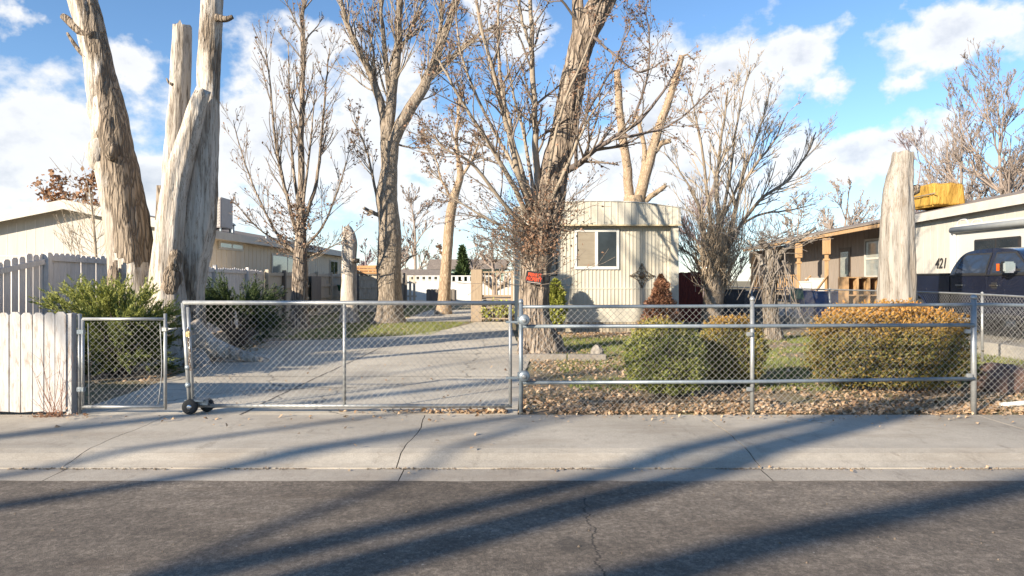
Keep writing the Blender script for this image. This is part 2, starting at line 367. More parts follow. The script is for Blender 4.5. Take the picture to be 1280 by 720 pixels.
def asphalt_material():
    m, nt, b, out = nt_new('asphalt')
    v = coords(nt)
    n1 = noi(nt, coords(nt, (.5, 1.2, 1)), .9, 6, .6); n2 = noi(nt, v, 28, 5, .7); n3 = noi(nt, v, 150, 3, .6)
    cc = ramp(nt, n1, [(.3, (.125, .101, .079)), (.5, (.205, .168, .132)), (.7, (.30, .25, .198))])
    cc = mix(nt, .7, cc, ramp(nt, n2, [(.3, .5), (.7, 1.25)]), 'MULTIPLY')
    cc = mix(nt, .6, cc, ramp(nt, n3, [(.35, .4), (.65, 1.3)]), 'MULTIPLY')
    vo = nt.nodes.new('ShaderNodeTexVoronoi'); vo.inputs['Scale'].default_value = 85; nt.links.new(v, vo.inputs['Vector'])
    cc = mix(nt, .6, cc, ramp(nt, vo.outputs['Distance'], [(0, 1.25), (.5, .9), (1, .5)]), 'MULTIPLY')
    vc = nt.nodes.new('ShaderNodeTexVoronoi'); vc.inputs['Scale'].default_value = 42; nt.links.new(v, vc.inputs['Vector'])
    bw = nt.nodes.new('ShaderNodeRGBToBW'); nt.links.new(vc.outputs['Color'], bw.inputs[0])
    cc = mix(nt, .38, cc, ramp(nt, bw.outputs[0], [(.2, .55), (.55, .95), (.8, 1.7)]), 'MULTIPLY')
    cc = mix(nt, .8, cc, ramp(nt, noi(nt, coords(nt, (.8, 1.3, 1)), 5.5, 7, .75), [(.3, .6), (.7, 1.3)]), 'MULTIPLY')
    # scattered pale grit
    vg = nt.nodes.new('ShaderNodeTexVoronoi'); vg.inputs['Scale'].default_value = 6; nt.links.new(v, vg.inputs['Vector'])
    sz = mth(nt, 'MULTIPLY', noi(nt, v, 3.1, 2), .10)
    fg = mth(nt, 'LESS_THAN', vg.outputs['Distance'], mth(nt, 'SUBTRACT', sz, .018))
    cc = mix(nt, mth(nt, 'MULTIPLY', fg, .55), cc, (.55, .50, .43))
    # brown stain smears and a sealed-over pothole
    fs = ramp(nt, noi(nt, coords(nt, (.6, 2.4, 1)), 1.1, 7, .7), [(.56, 0.), (.70, .6)])
    cc = mix(nt, fs, cc, (.10, .075, .055))
    ft = ramp(nt, noi(nt, coords(nt, (1, 1.6, 1)), 2.6, 7, .75), [(.60, 0.), (.70, .5)])
    cc = mix(nt, ft, cc, (.40, .35, .29))
    sp = nt.nodes.new('ShaderNodeSeparateXYZ'); nt.links.new(v, sp.inputs[0])
    wob = noi(nt, coords(nt, (0, 1, 0)), 4.5, 8, .7)
    def crack(x0, slope, y0, y1, w, amp, vary):
        x = mth(nt, 'SUBTRACT', sp.outputs['X'], mth(nt, 'ADD', x0, mth(nt, 'MULTIPLY', sp.outputs['Y'], slope)))
        x = mth(nt, 'ABSOLUTE', mth(nt, 'ADD', x, mth(nt, 'MULTIPLY', mth(nt, 'SUBTRACT', vary, .5), amp)))
        f = mth(nt, 'LESS_THAN', x, w)
        f = mth(nt, 'MULTIPLY', f, mth(nt, 'GREATER_THAN', sp.outputs['Y'], y0))
        return mth(nt, 'MULTIPLY', f, mth(nt, 'LESS_THAN', sp.outputs['Y'], y1))
    c1 = crack(.39, .027, 1.0, 5.0, .006, .28, wob)
    c2 = crack(-3.1, -.25, 3.0, 5.36, .004, .25, wob)
    cr = mth(nt, 'MAXIMUM', c1, c2)
    cc = mix(nt, mth(nt, 'MULTIPLY', cr, .8), cc, (.02, .018, .016))
    dx = mth(nt, 'SUBTRACT', sp.outputs['X'], .36); dy = mth(nt, 'MULTIPLY', mth(nt, 'SUBTRACT', sp.outputs['Y'], 4.12), .8)
    rr = mth(nt, 'SQRT', mth(nt, 'ADD', mth(nt, 'MULTIPLY', dx, dx), mth(nt, 'MULTIPLY', dy, dy)))
    rr = mth(nt, 'ADD', rr, mth(nt, 'MULTIPLY', mth(nt, 'SUBTRACT', noi(nt, v, 14, 5, .7), .5), .22))
    patch = ramp(nt, rr, [(.06, 1.), (.14, 0.)])
    cc = mix(nt, mth(nt, 'MULTIPLY', patch, .55), cc, (.045, .04, .035))
    nt.links.new(cc, b.inputs['Base Color']); b.inputs['Roughness'].default_value = .88
    h = mth(nt, 'SUBTRACT', mth(nt, 'ADD', mth(nt, 'MULTIPLY', n2, .6), mth(nt, 'MULTIPLY', n3, 1.2)), mth(nt, 'MULTIPLY', cr, 3))
    bump(nt, b, h, .55, .007); return m
road = MB(); road.add([(-300,-6.2,-.094),(300,-6.2,-.094),(300,5.42,-.094),(-300,5.42,-.094)], [(0,1,2,3)])
n = 700; xs_ = np.linspace(-42, 42, n); wb = np.array([5.396+.018*mnoise.noise(Vector((x*1.3, 0, 0)))+.012*mnoise.noise(Vector((x*6, 2, 0)))+.008*mnoise.noise(Vector((x*21, 5, 0))) for x in xs_])
road.add([(x, 5.15, -.0938) for x in xs_]+[(x, 5.36, -.0895) for x in xs_]+[(x, y, -.0872) for x, y in zip(xs_, wb)]+[(x, y+.004, -.0945) for x, y in zip(xs_, wb)],
         [(r*n+i, r*n+i+1, (r+1)*n+i+1, (r+1)*n+i) for r in range(3) for i in range(n-1)])
struct('road', road, asphalt_material())

def concrete_material(name, c1, c2, stain, cracks=(), hair=0.):
    m, nt, b, out = nt_new(name)
    v = coords(nt)
    n1 = noi(nt, v, .8, 6, .6); n2 = noi(nt, v, 11, 6, .65); n3 = noi(nt, v, 120, 3, .6)
    cc = ramp(nt, n1, [(.3, c1), (.7, c2)])
    cc = mix(nt, .5, cc, ramp(nt, n2, [(.25, .72), (.7, 1.08)]), 'MULTIPLY')
    cc = mix(nt, .8, cc, ramp(nt, n3, [(.3, .62), (.7, 1.15)]), 'MULTIPLY')
    fs = ramp(nt, noi(nt, coords(nt, (.35, 1, 1)), 1.7, 8, .72), [(.48, 0.), (.68, .65)])
    cc = mix(nt, fs, cc, stain)
    fw = ramp(nt, noi(nt, coords(nt, (1.6, .5, 1)), 3.3, 8, .75), [(.56, 0.), (.70, .6)])
    cc = mix(nt, fw, cc, tuple(x*.62 for x in stain))
    fp = ramp(nt, noi(nt, v, .45, 3, .5), [(.35, .80), (.65, 1.08)])
    cc = mix(nt, 1.0, cc, fp, 'MULTIPLY')
    sp2 = ramp(nt, noi(nt, v, 42, 3, .5), [(.70, 0.), (.74, .5)])
    cc = mix(nt, sp2, cc, tuple(x*.45 for x in stain))
    h = mth(nt, 'ADD', n3, n2)
    if hair:
        vo = nt.nodes.new('ShaderNodeTexVoronoi'); vo.feature = 'DISTANCE_TO_EDGE'; vo.inputs['Scale'].default_value = hair
        wv = nt.nodes.new('ShaderNodeVectorMath'); wv.operation = 'MULTIPLY_ADD'
        nz = nt.nodes.new('ShaderNodeTexNoise'); nz.inputs['Scale'].default_value = 2.2; nz.inputs['Detail'].default_value = 8; nt.links.new(v, nz.inputs['Vector'])
        nt.links.new(nz.outputs['Color'], wv.inputs[0]); wv.inputs[1].default_value = (.7, .7, .0); nt.links.new(v, wv.inputs[2])
        nt.links.new(wv.outputs[0], vo.inputs['Vector'])
        f = ramp(nt, vo.outputs['Distance'], [(0, 1.), (.0012, .8), (.003, 0.)])
        cc = mix(nt, mth(nt, 'MULTIPLY', f, .7), cc, (.07, .06, .05)); h = mth(nt, 'SUBTRACT', h, mth(nt, 'MULTIPLY', f, 2))
    nt.links.new(cc, b.inputs['Base Color']); b.inputs['Roughness'].default_value = .85
    bump(nt, b, h, .35, .006); return m
walk_m = concrete_material('pavement_concrete', (.54, .485, .40), (.45, .40, .33), (.29, .24, .185))
gutter_m = concrete_material('gutter_concrete', (.46, .41, .34), (.38, .335, .28), (.27, .225, .18))
drive_m = concrete_material('driveway_concrete', (.68, .61, .49), (.57, .51, .41), (.40, .34, .265), hair=.16)
dirt_dark = mat('joint_dirt', (.06, .05, .04), (.10, .08, .06), 9, rough=1)

def slabs(joints, y0, y1, zf, gap, seed):
    """pavement slabs with wandering joints, each with a rolled kerb front; zf(y) gives the height"""
    mb = MB(); xs = list(joints)
    ys = [y1, 6.9, 6.45, 6.1, 5.98, 5.86, 5.74, 5.71]
    ys = [y for y in ys if y0 <= y <= y1]
    sub = []
    for a, b in zip(ys[:-1], ys[1:]): sub += list(np.linspace(a, b, max(2, int((a-b)/.06)))[:-1])
    sub.append(ys[-1])
    wob = {}
    for k, x in enumerate(xs):
        amp = .05 if abs(x) < 5 else .01
        wob[k] = [x+amp*(mnoise.noise(Vector((k*5.1+seed, y*1.1, 0)))*1.6+.35*mnoise.noise(Vector((k*3.3, y*6, seed)))) for y in sub]
    for k in range(len(xs)-1):
        V = []; n = len(sub); nx = 12
        for i, y in enumerate(sub):
            for t in np.linspace(0, 1, nx):
                V.append((wob[k][i]*(1-t)+wob[k+1][i]*t+gap*(1-2*t), y, zf(y)))
        V2 = [(x, y, -.2) for x, y, z in V]
        fs = [(i*nx+j, (i+1)*nx+j, (i+1)*nx+j+1, i*nx+j+1) for i in range(n-1) for j in range(nx-1)]
        o = len(V)
        fs += [(i*nx, o+i*nx, o+(i+1)*nx, (i+1)*nx) for i in range(n-1)]
        fs += [(i*nx+nx-1, (i+1)*nx+nx-1, o+(i+1)*nx+nx-1, o+i*nx+nx-1) for i in range(n-1)]
        e = (n-1)*nx
        fs += [(e+j, o+e+j, o+e+j+1, e+j+1) for j in range(nx-1)]
        mb.add(V+V2, fs)
    return mb
def zwalk(y):
    if y > 6.1: return .0+.01*(y-6.1)
    t = (6.1-y)/.39; return -.070*t*t*(3-2*t)
jo = [-60,-48,-39,-30,-21,-15,-12.4,-9.6,-6.7,-3.78,-.95,2.09,5.12,8.15,11.2,14.2,20,30,40,60]
struct('pavement', slabs(jo, 5.71, 7.53, zwalk, .005, 1), walk_m)
gt = MB()
gx = [-60,-30,-12,-6.7,-3.72,-.9,2.07,5.1,8.1,12,30,60]
for a, b in zip(gx[:-1], gx[1:]):
    n = 10
    V = [(a+(b-a)*t+.004*(1-2*t), y, z) for y, z in ((5.705, -.0765), (5.69, -.079), (5.45, -.089), (5.385, -.0925), (5.384, -.2)) for t in np.linspace(0, 1, n)]
    gt.add(V, [(i*n+j, (i+1)*n+j, (i+1)*n+j+1, i*n+j+1) for i in range(4) for j in range(n-1)])
struct('gutter', gt, gutter_m)
jd = MB(); jd.add([(-60,5.3,-.098),(60,5.3,-.098),(60,5.72,-.098),(-60,5.72,-.098)], [(0,1,2,3)])
jd.add([(-60,5.72,-.098),(60,5.72,-.098),(60,6.1,-.012),(-60,6.1,-.012)], [(0,1,2,3)])
jd.add([(-60,6.1,-.012),(60,6.1,-.012),(60,7.53,.004),(-60,7.53,.004)], [(0,1,2,3)])
struct('pavement_bed', jd, dirt_dark)
# loose grit and dirt along the gutter lip
gr = MB()
n = 2600
gp = np.stack([rng.uniform(-5, 6, n), 5.707+rng.normal(0, .008, n)-np.abs(rng.normal(0, .014, n)), np.full(n, -.0755)], 1)
clump = np.array([mnoise.noise(Vector((x*1.7, 3, 0))) for x in gp[:, 0]]); gp = gp[clump > -.12]; n = len(gp)
q = np.abs(rng.normal(0, .0035, n))+.002
for p, s_ in zip(gp, q):
    d = rdir(4)*s_
    gr.add(p+np.array([(s_, 0, 0), (-s_*.6, s_, 0), (-s_*.5, -s_, 0), (0, 0, s_)])+d*.4, [(0, 1, 3), (1, 2, 3), (2, 0, 3)])
n = 500
gp = np.stack([rng.uniform(-5, 6, n), rng.uniform(1.5, 5.4, n), np.full(n, -.093)], 1); q = np.abs(rng.normal(0, .004, n))+.002
for p, s_ in zip(gp, q):
    gr.add(p+np.array([(s_, 0, 0), (-s_*.6, s_, 0), (-s_*.5, -s_, 0), (0, 0, s_)]), [(0, 1, 3), (1, 2, 3), (2, 0, 3)])
go = gr.build('grit', mat('grit', (.30, .23, .17), (.12, .09, .06), 30, rough=.95)); go['kind'] = 'stuff'

# driveway and back pad
dr = MB()
def sheet(mb, poly, z):
    mb.add([(x, y, z) for x, y in poly], [tuple(range(len(poly)))])
sheet(dr, [(.06,7.545),(.12,10),(.35,13),(.1,17),(-.02,22),(-.02,24.4),(-1.35,24.4),(-1.45,23.2),(-2.0,20.6),(-2.9,18.4),(-4.4,17.3),(-5.9,16.6),(-5.6,13.5),(-5.3,11),(-5.05,9),(-5.0,7.545)], .004)
struct('driveway', dr, drive_m)
jm = MB()
for pts in ([(-3.02,7.56),(-3.0,10),(-2.93,13),(-2.85,18.2)], [(-5.1,10.6),(-3,10.55),(-1,10.6),(.15,10.55)], [(-5.5,13.9),(-3,13.85),(-.8,13.9),(.28,13.85)]):
    sp_ = smooth_path([(x, y, .0075) for x, y in pts], 60); sp_[:, 0] += .02*np.array([mnoise.noise(Vector((p[0]*2, p[1]*2, 1))) for p in sp_]); sp_[:, 1] += .02*np.array([mnoise.noise(Vector((p[0]*2, p[1]*2, 5))) for p in sp_])
    dd = unit(np.gradient(sp_, axis=0)); nn = np.stack([-dd[:, 1], dd[:, 0], 0*dd[:, 0]], 1)*(.008+.004*rng.random((60, 1)))
    V = np.concatenate([sp_-nn, sp_+nn]); jm.add(V, [(i, i+1, 61+i, 60+i) for i in range(59)])
struct('driveway_joints', jm, dirt_dark)
pd = MB(); sheet(pd, [(-4.1,24.4),(-1.5,24.6),(-2.0,34.5),(-4.1,33.5)], .006)
struct('back_path', pd, drive_m)
# neighbour's raised slab
ns = MB(); ns.box(9.6, 34, 9.3, 45, -.2, .24)
struct('neighbour_driveway', ns, concrete_material('slab_concrete', (.52, .48, .42), (.44, .41, .36), (.34, .30, .25)))

# grass and leaf litter
gm = MB()
def grass(n, xf, yf, keep):
    P = np.stack([xf(n), yf(n), np.zeros(n)-.012], 1)
    k = np.array([keep(p) for p in P]); P = P[k]; n = len(P)
    h = rng.uniform(.018, .045, n)[:, None]
    lean = rng.normal(0, .45, (n, 3)); lean[:, 2] = 1; U = unit(lean)*h
    a = rng.uniform(0, 6.28, n); V = np.stack([np.cos(a), np.sin(a), 0*a], 1)*rng.uniform(.005, .010, n)[:, None]
    gm.quads(P, U, V, 'blade')
def nz2(p, s, o=0): return mnoise.noise(Vector((p[0]*s+o, p[1]*s, o)))
grass(62000, lambda n: rng.uniform(.8, 8.5, n), lambda n: rng.uniform(9.3, 18.2, n), lambda p: nz2(p, .6)+.4*nz2(p, 2.1, 4) > -.34+.35*(p[1] < 9.9)+.25*(p[1] > 17))
grass(15000, lambda n: rng.uniform(-6, -1.5, n), lambda n: rng.uniform(17.5, 24.3, n), lambda p: p[1] > 17.0+(p[0]+5.9)*.45 and p[0] < -1.6-(24-p[1])*.12)
grass(9000, lambda n: rng.uniform(-8, -4.2, n), lambda n: rng.uniform(24, 40, n), lambda p: True)
grass(6000, lambda n: rng.uniform(7.9, 9.55, n), lambda n: rng.uniform(9.5, 16, n), lambda p: nz2(p, .9, 3) > -.2)
go = gm.build('grass', grass_m); go['kind'] = 'stuff'

lm = MB()
def litter(n, xf, yf, keep, s0=.022, s1=.045, z=0.):
    P = np.stack([xf(n), yf(n), np.zeros(n)], 1)
    k = np.array([keep(p) for p in P]); P = P[k]; n = len(P)
    P[:, 2] = z+rng.uniform(.0, .03, n)
    a = rng.uniform(0, 6.28, n); s_ = rng.uniform(s0, s1, n)[:, None]
    U = np.stack([np.cos(a), np.sin(a), rng.normal(0, .4, n)], 1)*s_
    V = np.stack([-np.sin(a), np.cos(a), rng.normal(0, .4, n)], 1)*s_*rng.uniform(.45, .8, (n, 1))
    c = rng.uniform(.2, .5, (n, 1))*s_*np.array([0, 0, 1.])
    vs = np.stack([P-U, P-V*.9+c, P+V*.9+c, P+U], 1)
    o = lm.n; idx = np.arange(n*4).reshape(n, 4)+o
    lm.v.append(vs.reshape(-1, 3)); lm.n += 4*n; lm.t.append(np.zeros(4*n))
    for q in idx.tolist(): lm.f += [(q[0], q[1], q[2]), (q[1], q[3], q[2])]
    lm.sm += [False]*(2*n)
litter(10500, lambda n: rng.uniform(.1, 9.5, n), lambda n: 7.56+np.abs(rng.normal(0, .95, n)), lambda p: p[1] < 11 and nz2(p, 1.3, 2) > -.35, .010, .046)
litter(2000, lambda n: rng.uniform(.3, 8.5, n), lambda n: rng.uniform(9, 19, n), lambda p: nz2(p, .6) < .15)
litter(3500, lambda n: rng.uniform(1.0, 5, n), lambda n: 19.2-np.abs(rng.normal(0, .8, n)), lambda p: p[1] > 16)
litter(2200, lambda n: rng.normal(1.3, 1.2, n), lambda n: rng.normal(12.2, 1.0, n), lambda p: p[0] > .35 and p[1] > 8)
litter(260, lambda n: -.05-np.abs(rng.normal(0, .7, n)), lambda n: 7.62+np.abs(rng.normal(0, .09, n)), lambda p: p[0] > -3.6, .018, .04, .008)
litter(60, lambda n: rng.uniform(-4.8, -.1, n), lambda n: rng.uniform(6, 12, n), lambda p: True, .016, .035, .008)
litter(110, lambda n: rng.uniform(-4.8, 5.5, n), lambda n: 7.5-np.abs(rng.normal(0, .3, n)), lambda p: p[1] > 6.3, .014, .03, .014)
litter(130, lambda n: rng.uniform(.2, 6, n), lambda n: 7.53-np.abs(rng.normal(0, .12, n)), lambda p: True, .010, .03, .016)
litter(60, lambda n: rng.uniform(-4.5, 5.5, n), lambda n: 5.70-np.abs(rng.normal(0, .06, n)), lambda p: True, .008, .022, -.074)
litter(900, lambda n: rng.uniform(-8.3, -5.3, n), lambda n: rng.uniform(8, 17, n), lambda p: True)
litter(500, lambda n: rng.uniform(-7.5, -3, n), lambda n: rng.uniform(17, 30, n), lambda p: True)
go = lm.build('leaf_litter', litter_m); go['kind'] = 'stuff'

# ------------------------------------------------------------------ plants: generic growth
def grow(mb, p, d, r, L, level, P, leaves=None, rg=None):
    """a limb with side shoots; P: dict(levels, kids, up, wander, rmin, spread, decay)"""
    rg = rg or rng
    n = max(3, int(L/P.get('seg', .28))+1); n = min(n, 9)
    pts = [np.array(p, float)]; d = unit(np.array(d, float)); st = L/(n-1)
    for i in range(n-1):
        d = unit(d+rg.normal(0, P['wander'], 3)+np.array((0, 0, P['up'])))
        pts.append(pts[-1]+d*st)
    pts = np.array(pts); rr = np.linspace(r, max(r*.45, P['rmin']), n)
    mb.tube(pts, rr, 3 if r < .02 else (5 if r < .06 else 8), caps=False)
    if leaves is not None and (level >= P.get('leaf_level', 2)):
        for i in range(P.get('leafn', 3)): 
            t = rg.uniform(.1, 1)*(n-1); k = min(int(t), n-2); leaves.append(pts[k]+(pts[k+1]-pts[k])*(t-k))
    if level >= P['levels']: return
    nk = P['kids'][level] if level < len(P['kids']) else 3
    for i in range(nk):
        t = rg.uniform(P.get('start', .25), 1.0)*(n-1); k = min(int(t), n-2); q = pts[k]+(pts[k+1]-pts[k])*(t-k)
        dd = unit(pts[k+1]-pts[k])
        sd = rg.normal(size=3); sd -= dd*np.dot(sd, dd); sd = unit(sd)
        a = P['spread']*rg.uniform(.6, 1.25)
        nd = dd*math.cos(a)+sd*math.sin(a)
        frac = 1-.55*t/(n-1)
        grow(mb, q, nd, max(np.interp(t, range(n), rr)*.62, P['rmin']), L*P['decay']*rg.uniform(.6, 1.1)*frac, level+1, P, leaves, rg)
def limb(mb, pts, r0, r1, P, kids, leaves=None, sides=8, n=None, L=1.5, start=.25, tmb=None, rough=0, seed=0):
    """an explicit limb through given points, with side shoots grown on it"""
    n = n or max(6, len(pts)*4)
    sp = smooth_path(pts, n)
    sp[1:-1] += rng.normal(0, min(r1*.5, .014), (n-2, 3))
    rr = np.linspace(r0, r1, n)
    (tmb or mb).tube(sp, rr, sides, caps=True, rough=rough, seed=seed)
    for i in range(kids):
        t = rng.uniform(start, 1)*(n-1); k = min(int(t), n-2); q = sp[k]+(sp[k+1]-sp[k])*(t-k)
        dd = unit(sp[k+1]-sp[k]); sd = rng.normal(size=3); sd -= dd*np.dot(sd, dd); sd = unit(sd)
        a = P['spread']*rng.uniform(.6, 1.3); nd = dd*math.cos(a)+sd*math.sin(a)
        grow(mb, q, nd, max(min(rr[k]*.45, .03), P['rmin']), L*rng.uniform(.5, 1.15)*(1.15-.6*t/(n-1)), 0, P, leaves)
    return sp
def leafcloud(mb, pts, size, jitter=.05, curl=True):
    pts = np.asarray(pts); n = len(pts)
    if not n: return
    P = pts+rng.normal(0, jitter, (n, 3)); s_ = size*rng.uniform(.6, 1.3, (n, 1))
    U = rdir(n)*s_; V = unit(np.cross(U, rdir(n)))*s_*.6
    mb.quads(P, U, V)

def trunk_pts(lst, Y):      # (px, py, width_px) -> path and radii
    pts = [W(a[0], a[1], a[3] if len(a) > 3 else Y) for a in lst]
    rad = [a[2]/2*Y/F for a in lst]
    return pts, rad
def trunk(mb, lst, Y, sides=28, dens=9, rough=.10, flute=.12, seed=1, tone=None, rfreq=3., caps=True, jag=0):
    pts, rad = trunk_pts(lst, Y)
    L = sum(np.linalg.norm(np.array(b)-np.array(a)) for a, b in zip(pts[:-1], pts[1:]))
    n = int(L*dens)+4
    sp = smooth_path(np.c_[np.array(pts), np.array(rad)], n)
    mb.tube(sp[:, :3], sp[:, 3], sides, rough=rough, flute=flute, seed=seed, tone=tone, rfreq=rfreq, caps=caps, jag=jag)
    return sp

# ---- the big dead tree at the gate
dt = thing('dead_tree', 'bleached dead tree of several broken trunks rising beside the small walk gate', 'tree', (-6.3, 12.7, 0))
mb = MB()
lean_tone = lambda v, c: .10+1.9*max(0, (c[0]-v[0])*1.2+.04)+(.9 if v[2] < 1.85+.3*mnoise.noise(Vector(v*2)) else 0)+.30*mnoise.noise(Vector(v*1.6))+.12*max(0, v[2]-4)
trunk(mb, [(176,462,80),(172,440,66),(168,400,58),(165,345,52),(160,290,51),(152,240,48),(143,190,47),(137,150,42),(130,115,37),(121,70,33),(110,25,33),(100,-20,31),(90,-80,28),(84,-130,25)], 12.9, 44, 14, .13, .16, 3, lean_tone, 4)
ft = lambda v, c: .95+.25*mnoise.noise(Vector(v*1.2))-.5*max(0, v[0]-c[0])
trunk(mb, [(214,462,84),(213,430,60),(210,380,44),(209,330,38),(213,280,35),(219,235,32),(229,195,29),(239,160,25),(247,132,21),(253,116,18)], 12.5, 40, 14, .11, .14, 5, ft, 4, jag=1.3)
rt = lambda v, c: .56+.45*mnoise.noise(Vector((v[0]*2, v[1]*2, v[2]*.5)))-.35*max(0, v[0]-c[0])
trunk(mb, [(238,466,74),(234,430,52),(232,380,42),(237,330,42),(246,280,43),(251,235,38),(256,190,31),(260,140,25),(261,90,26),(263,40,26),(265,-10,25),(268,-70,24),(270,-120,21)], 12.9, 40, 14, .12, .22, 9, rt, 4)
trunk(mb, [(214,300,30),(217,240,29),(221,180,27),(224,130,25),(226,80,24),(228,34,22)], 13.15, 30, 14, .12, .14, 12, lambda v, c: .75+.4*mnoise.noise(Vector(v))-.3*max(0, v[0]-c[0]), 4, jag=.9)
# bleached saddle between trunks and root flares
trunk(mb, [(193,470,86),(191,430,70),(189,395,58),(187,362,44),(184,340,24)], 12.95, 36, 14, .15, .18, 15, lambda v, c: 1.1, 4)
for pts, r0, r1 in ([[(236,412),(258,430),(290,441),(335,452)], .27, .05], [[(232,420),(240,445),(252,460,12.0),(262,470,11.7)], .36, .12], [[(205,425),(205,455,12.2),(200,478,11.5)], .40, .12], [[(160,420),(140,448,12.6),(120,462,12.2)], .38, .1]):
    P_ = smooth_path(WP(pts, 12.5), 18); mb.tube(P_, np.linspace(r0, r1, 18), 20, rough=.2, flute=.15, seed=r0*9, tone=lambda v, c: 1.0, rfreq=4)
# knots and knobs
for x, y, r, Y, tn in ((124,137,.17,12.80,.8),(124,192,.19,12.75,.8),(140,190,.10,12.52,.3),(219,326,.12,12.27,-.2),(212,351,.16,12.30,-.2)):
    c = W(x, y, Y); a = np.linspace(0, np.pi, 15)
    P_ = np.stack([c[0]-.2*r*np.cos(a), c[1]+0*a, c[2]-1.7*r*np.cos(a)], 1)
    mb.tube(P_, np.maximum(r*np.sin(a)**.8, .008), 20, rough=.40, seed=x, tone=lambda v, cc, tn=tn: tn+.3*mnoise.noise(Vector(v*5)), rfreq=9)
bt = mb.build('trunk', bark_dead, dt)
for nm, pts, r0, r1 in (('branch_stub', [(118,46),(100,38),(84,24),(78,20)], .11, .055), ('branch_stub', [(108,72),(98,62),(88,48),(84,41)], .045, .02), ('branch_stub', [(270,22),(282,24),(291,21)], .075, .04), ('branch_stub', [(216,106),(211,103),(208,98)], .03, .015), ('branch_stub', [(200,232),(199,250),(197,275)], .06, .05)):
    m2 = MB(); P_ = smooth_path(WP(pts, 12.75), 10); m2.tube(P_, np.linspace(r0, r1, 10), 10, rough=.2, seed=r0*50, rfreq=5, tone=lambda v, c: .3)
    m2.build(nm, bark_dead, dt)
# peeling strip of bark hanging on the left trunk
m2 = MB()
for k in range(26):
    x = 142+rng.normal(0, 3); y = rng.uniform(325, 385)
    a = W(x, y, 12.45); m2.tube([a, a+np.array((rng.normal(0, .05), -.02, -.25)), a+np.array((rng.normal(0, .08), 0, -.5))], [.03, .035, .012], 4, rough=.3, seed=k)
m2.build('hanging_bark', bark_rough, dt)

# ---- the big living tree by the mobile home
TY = 14.2
ct = thing('furrowed_tree', 'large furrowed tree leaning right, with suckers and dry leaves, holding the red sign', 'tree', (.53, TY, 0))
mb = MB()
csp = trunk(mb, [(677,452,74),(676,440,57),(672,420,46),(668,395,38),(668,360,37),(672,320,37),(679,290,37),(687,250,36),(694,210,34),(702,175,32),(709,145,31),(715,105,29),(722,75,29),(731,45,31),(745,15,30),(765,-20,28),(790,-65,24),(815,-120,19)], TY, 48, 16, .16, .16, 2, None, 5)
trunk(mb, [(726,60,22),(724,30,17),(722,0,14),(722,-60,11),(728,-130,8)], TY, 18, 9, .12, .1, 4, None, 4)
for pts, r0, r1 in ([[(690,425),(702,440),(722,448)], .22, .06], [[(660,425),(655,440,13.9),(648,450,13.6)], .2, .06], [[(676,430),(682,447,13.7),(692,458,13.3)], .2, .06]):
    P_ = smooth_path(WP(pts, TY), 12); mb.tube(P_, np.linspace(r0, r1, 12), 14, rough=.2, seed=r0*9, rfreq=4)
mb.build('trunk', bark_rough, ct)
PW = dict(levels=1, kids=[5, 3], up=.07, wander=.13, rmin=.0045, spread=.75, decay=.55, leaf_level=0, leafn=3, seg=.25)
tw = MB(); sm = MB(); lv = []; dk = MB()
# smooth suckers (px paths, with depth)
suck = [([(676,262),(670,200),(667,120,14.0),(664,50,14),(662,-40,14)], .085, .035, 20, 1.5),
        ([(664,60,14),(652,25,13.9),(646,-20,13.9)], .04, .02, 8, 1.2),
        ([(668,275),(650,225,13.8),(632,150,13.6),(618,95,13.4),(600,30,13.3),(592,-30,13.3)], .07, .022, 22, 1.4),
        ([(668,285),(640,230,13.7),(612,180,13.4),(585,140,13.2),(560,95,13.0),(545,70,13)], .06, .015, 20, 1.3),
        ([(664,290),(630,255,13.7),(590,205,13.3),(555,185,13.1),(535,160,13)], .05, .012, 22, 1.2),
        ([(664,300),(630,285,13.8),(590,262,13.6),(552,240,13.5)], .04, .01, 18, 1.0),
        ([(672,270,14.3),(645,190,14.8),(628,110,15.1),(622,40,15.3),(626,-40,15.4)], .06, .02, 20, 1.5),
        ([(680,262),(690,190,13.7),(705,130,13.5),(735,60,13.4),(748,20,13.3)], .04, .012, 12, 1.0),
        ([(684,262,14),(712,200,13.7),(735,150,13.6),(760,115,13.5)], .04, .012, 14, 1.0),
        ([(670,265,14),(655,170,14.5),(640,110,14.6),(632,60,14.6)], .045, .012, 16, 1.1),
        ([(668,280,14),(645,215,14.6),(600,130,15),(575,60,15.2),(570,0,15.3)], .05, .015, 18, 1.4)]
for pts, r0, r1, k, L in suck:
    limb(tw, WP(pts, TY), r0, r1, PW, k, lv, 7, L=L, tmb=sm)
dark = [([(694,222),(708,214,14.1),(725,204,14),(742,188,13.8),(770,170,13.6),(800,150,13.5),(832,110,13.4),(850,75,13.4)], .09, .012, 22, 1.3),
        ([(765,174,13.6),(800,168,13.5),(830,160,13.5),(860,140,13.4),(890,110,13.4)], .035, .010, 16, 1.0),
        ([(720,208,14),(722,170,13.8),(740,130,13.6),(765,85,13.5),(790,30,13.4)], .04, .012, 20, 1.2),
        ([(790,155,13.5),(808,100,13.4),(812,50,13.4),(806,10,13.4)], .028, .010, 16, 1.0),
        ([(735,40,14),(770,70,13.6),(800,90,13.3),(830,75,13.2)], .03, .010, 10, .9)]
for pts, r0, r1, k, L in dark:
    limb(tw, WP(pts, TY), r0, r1, PW, k, lv, 7, L=L, tmb=dk)
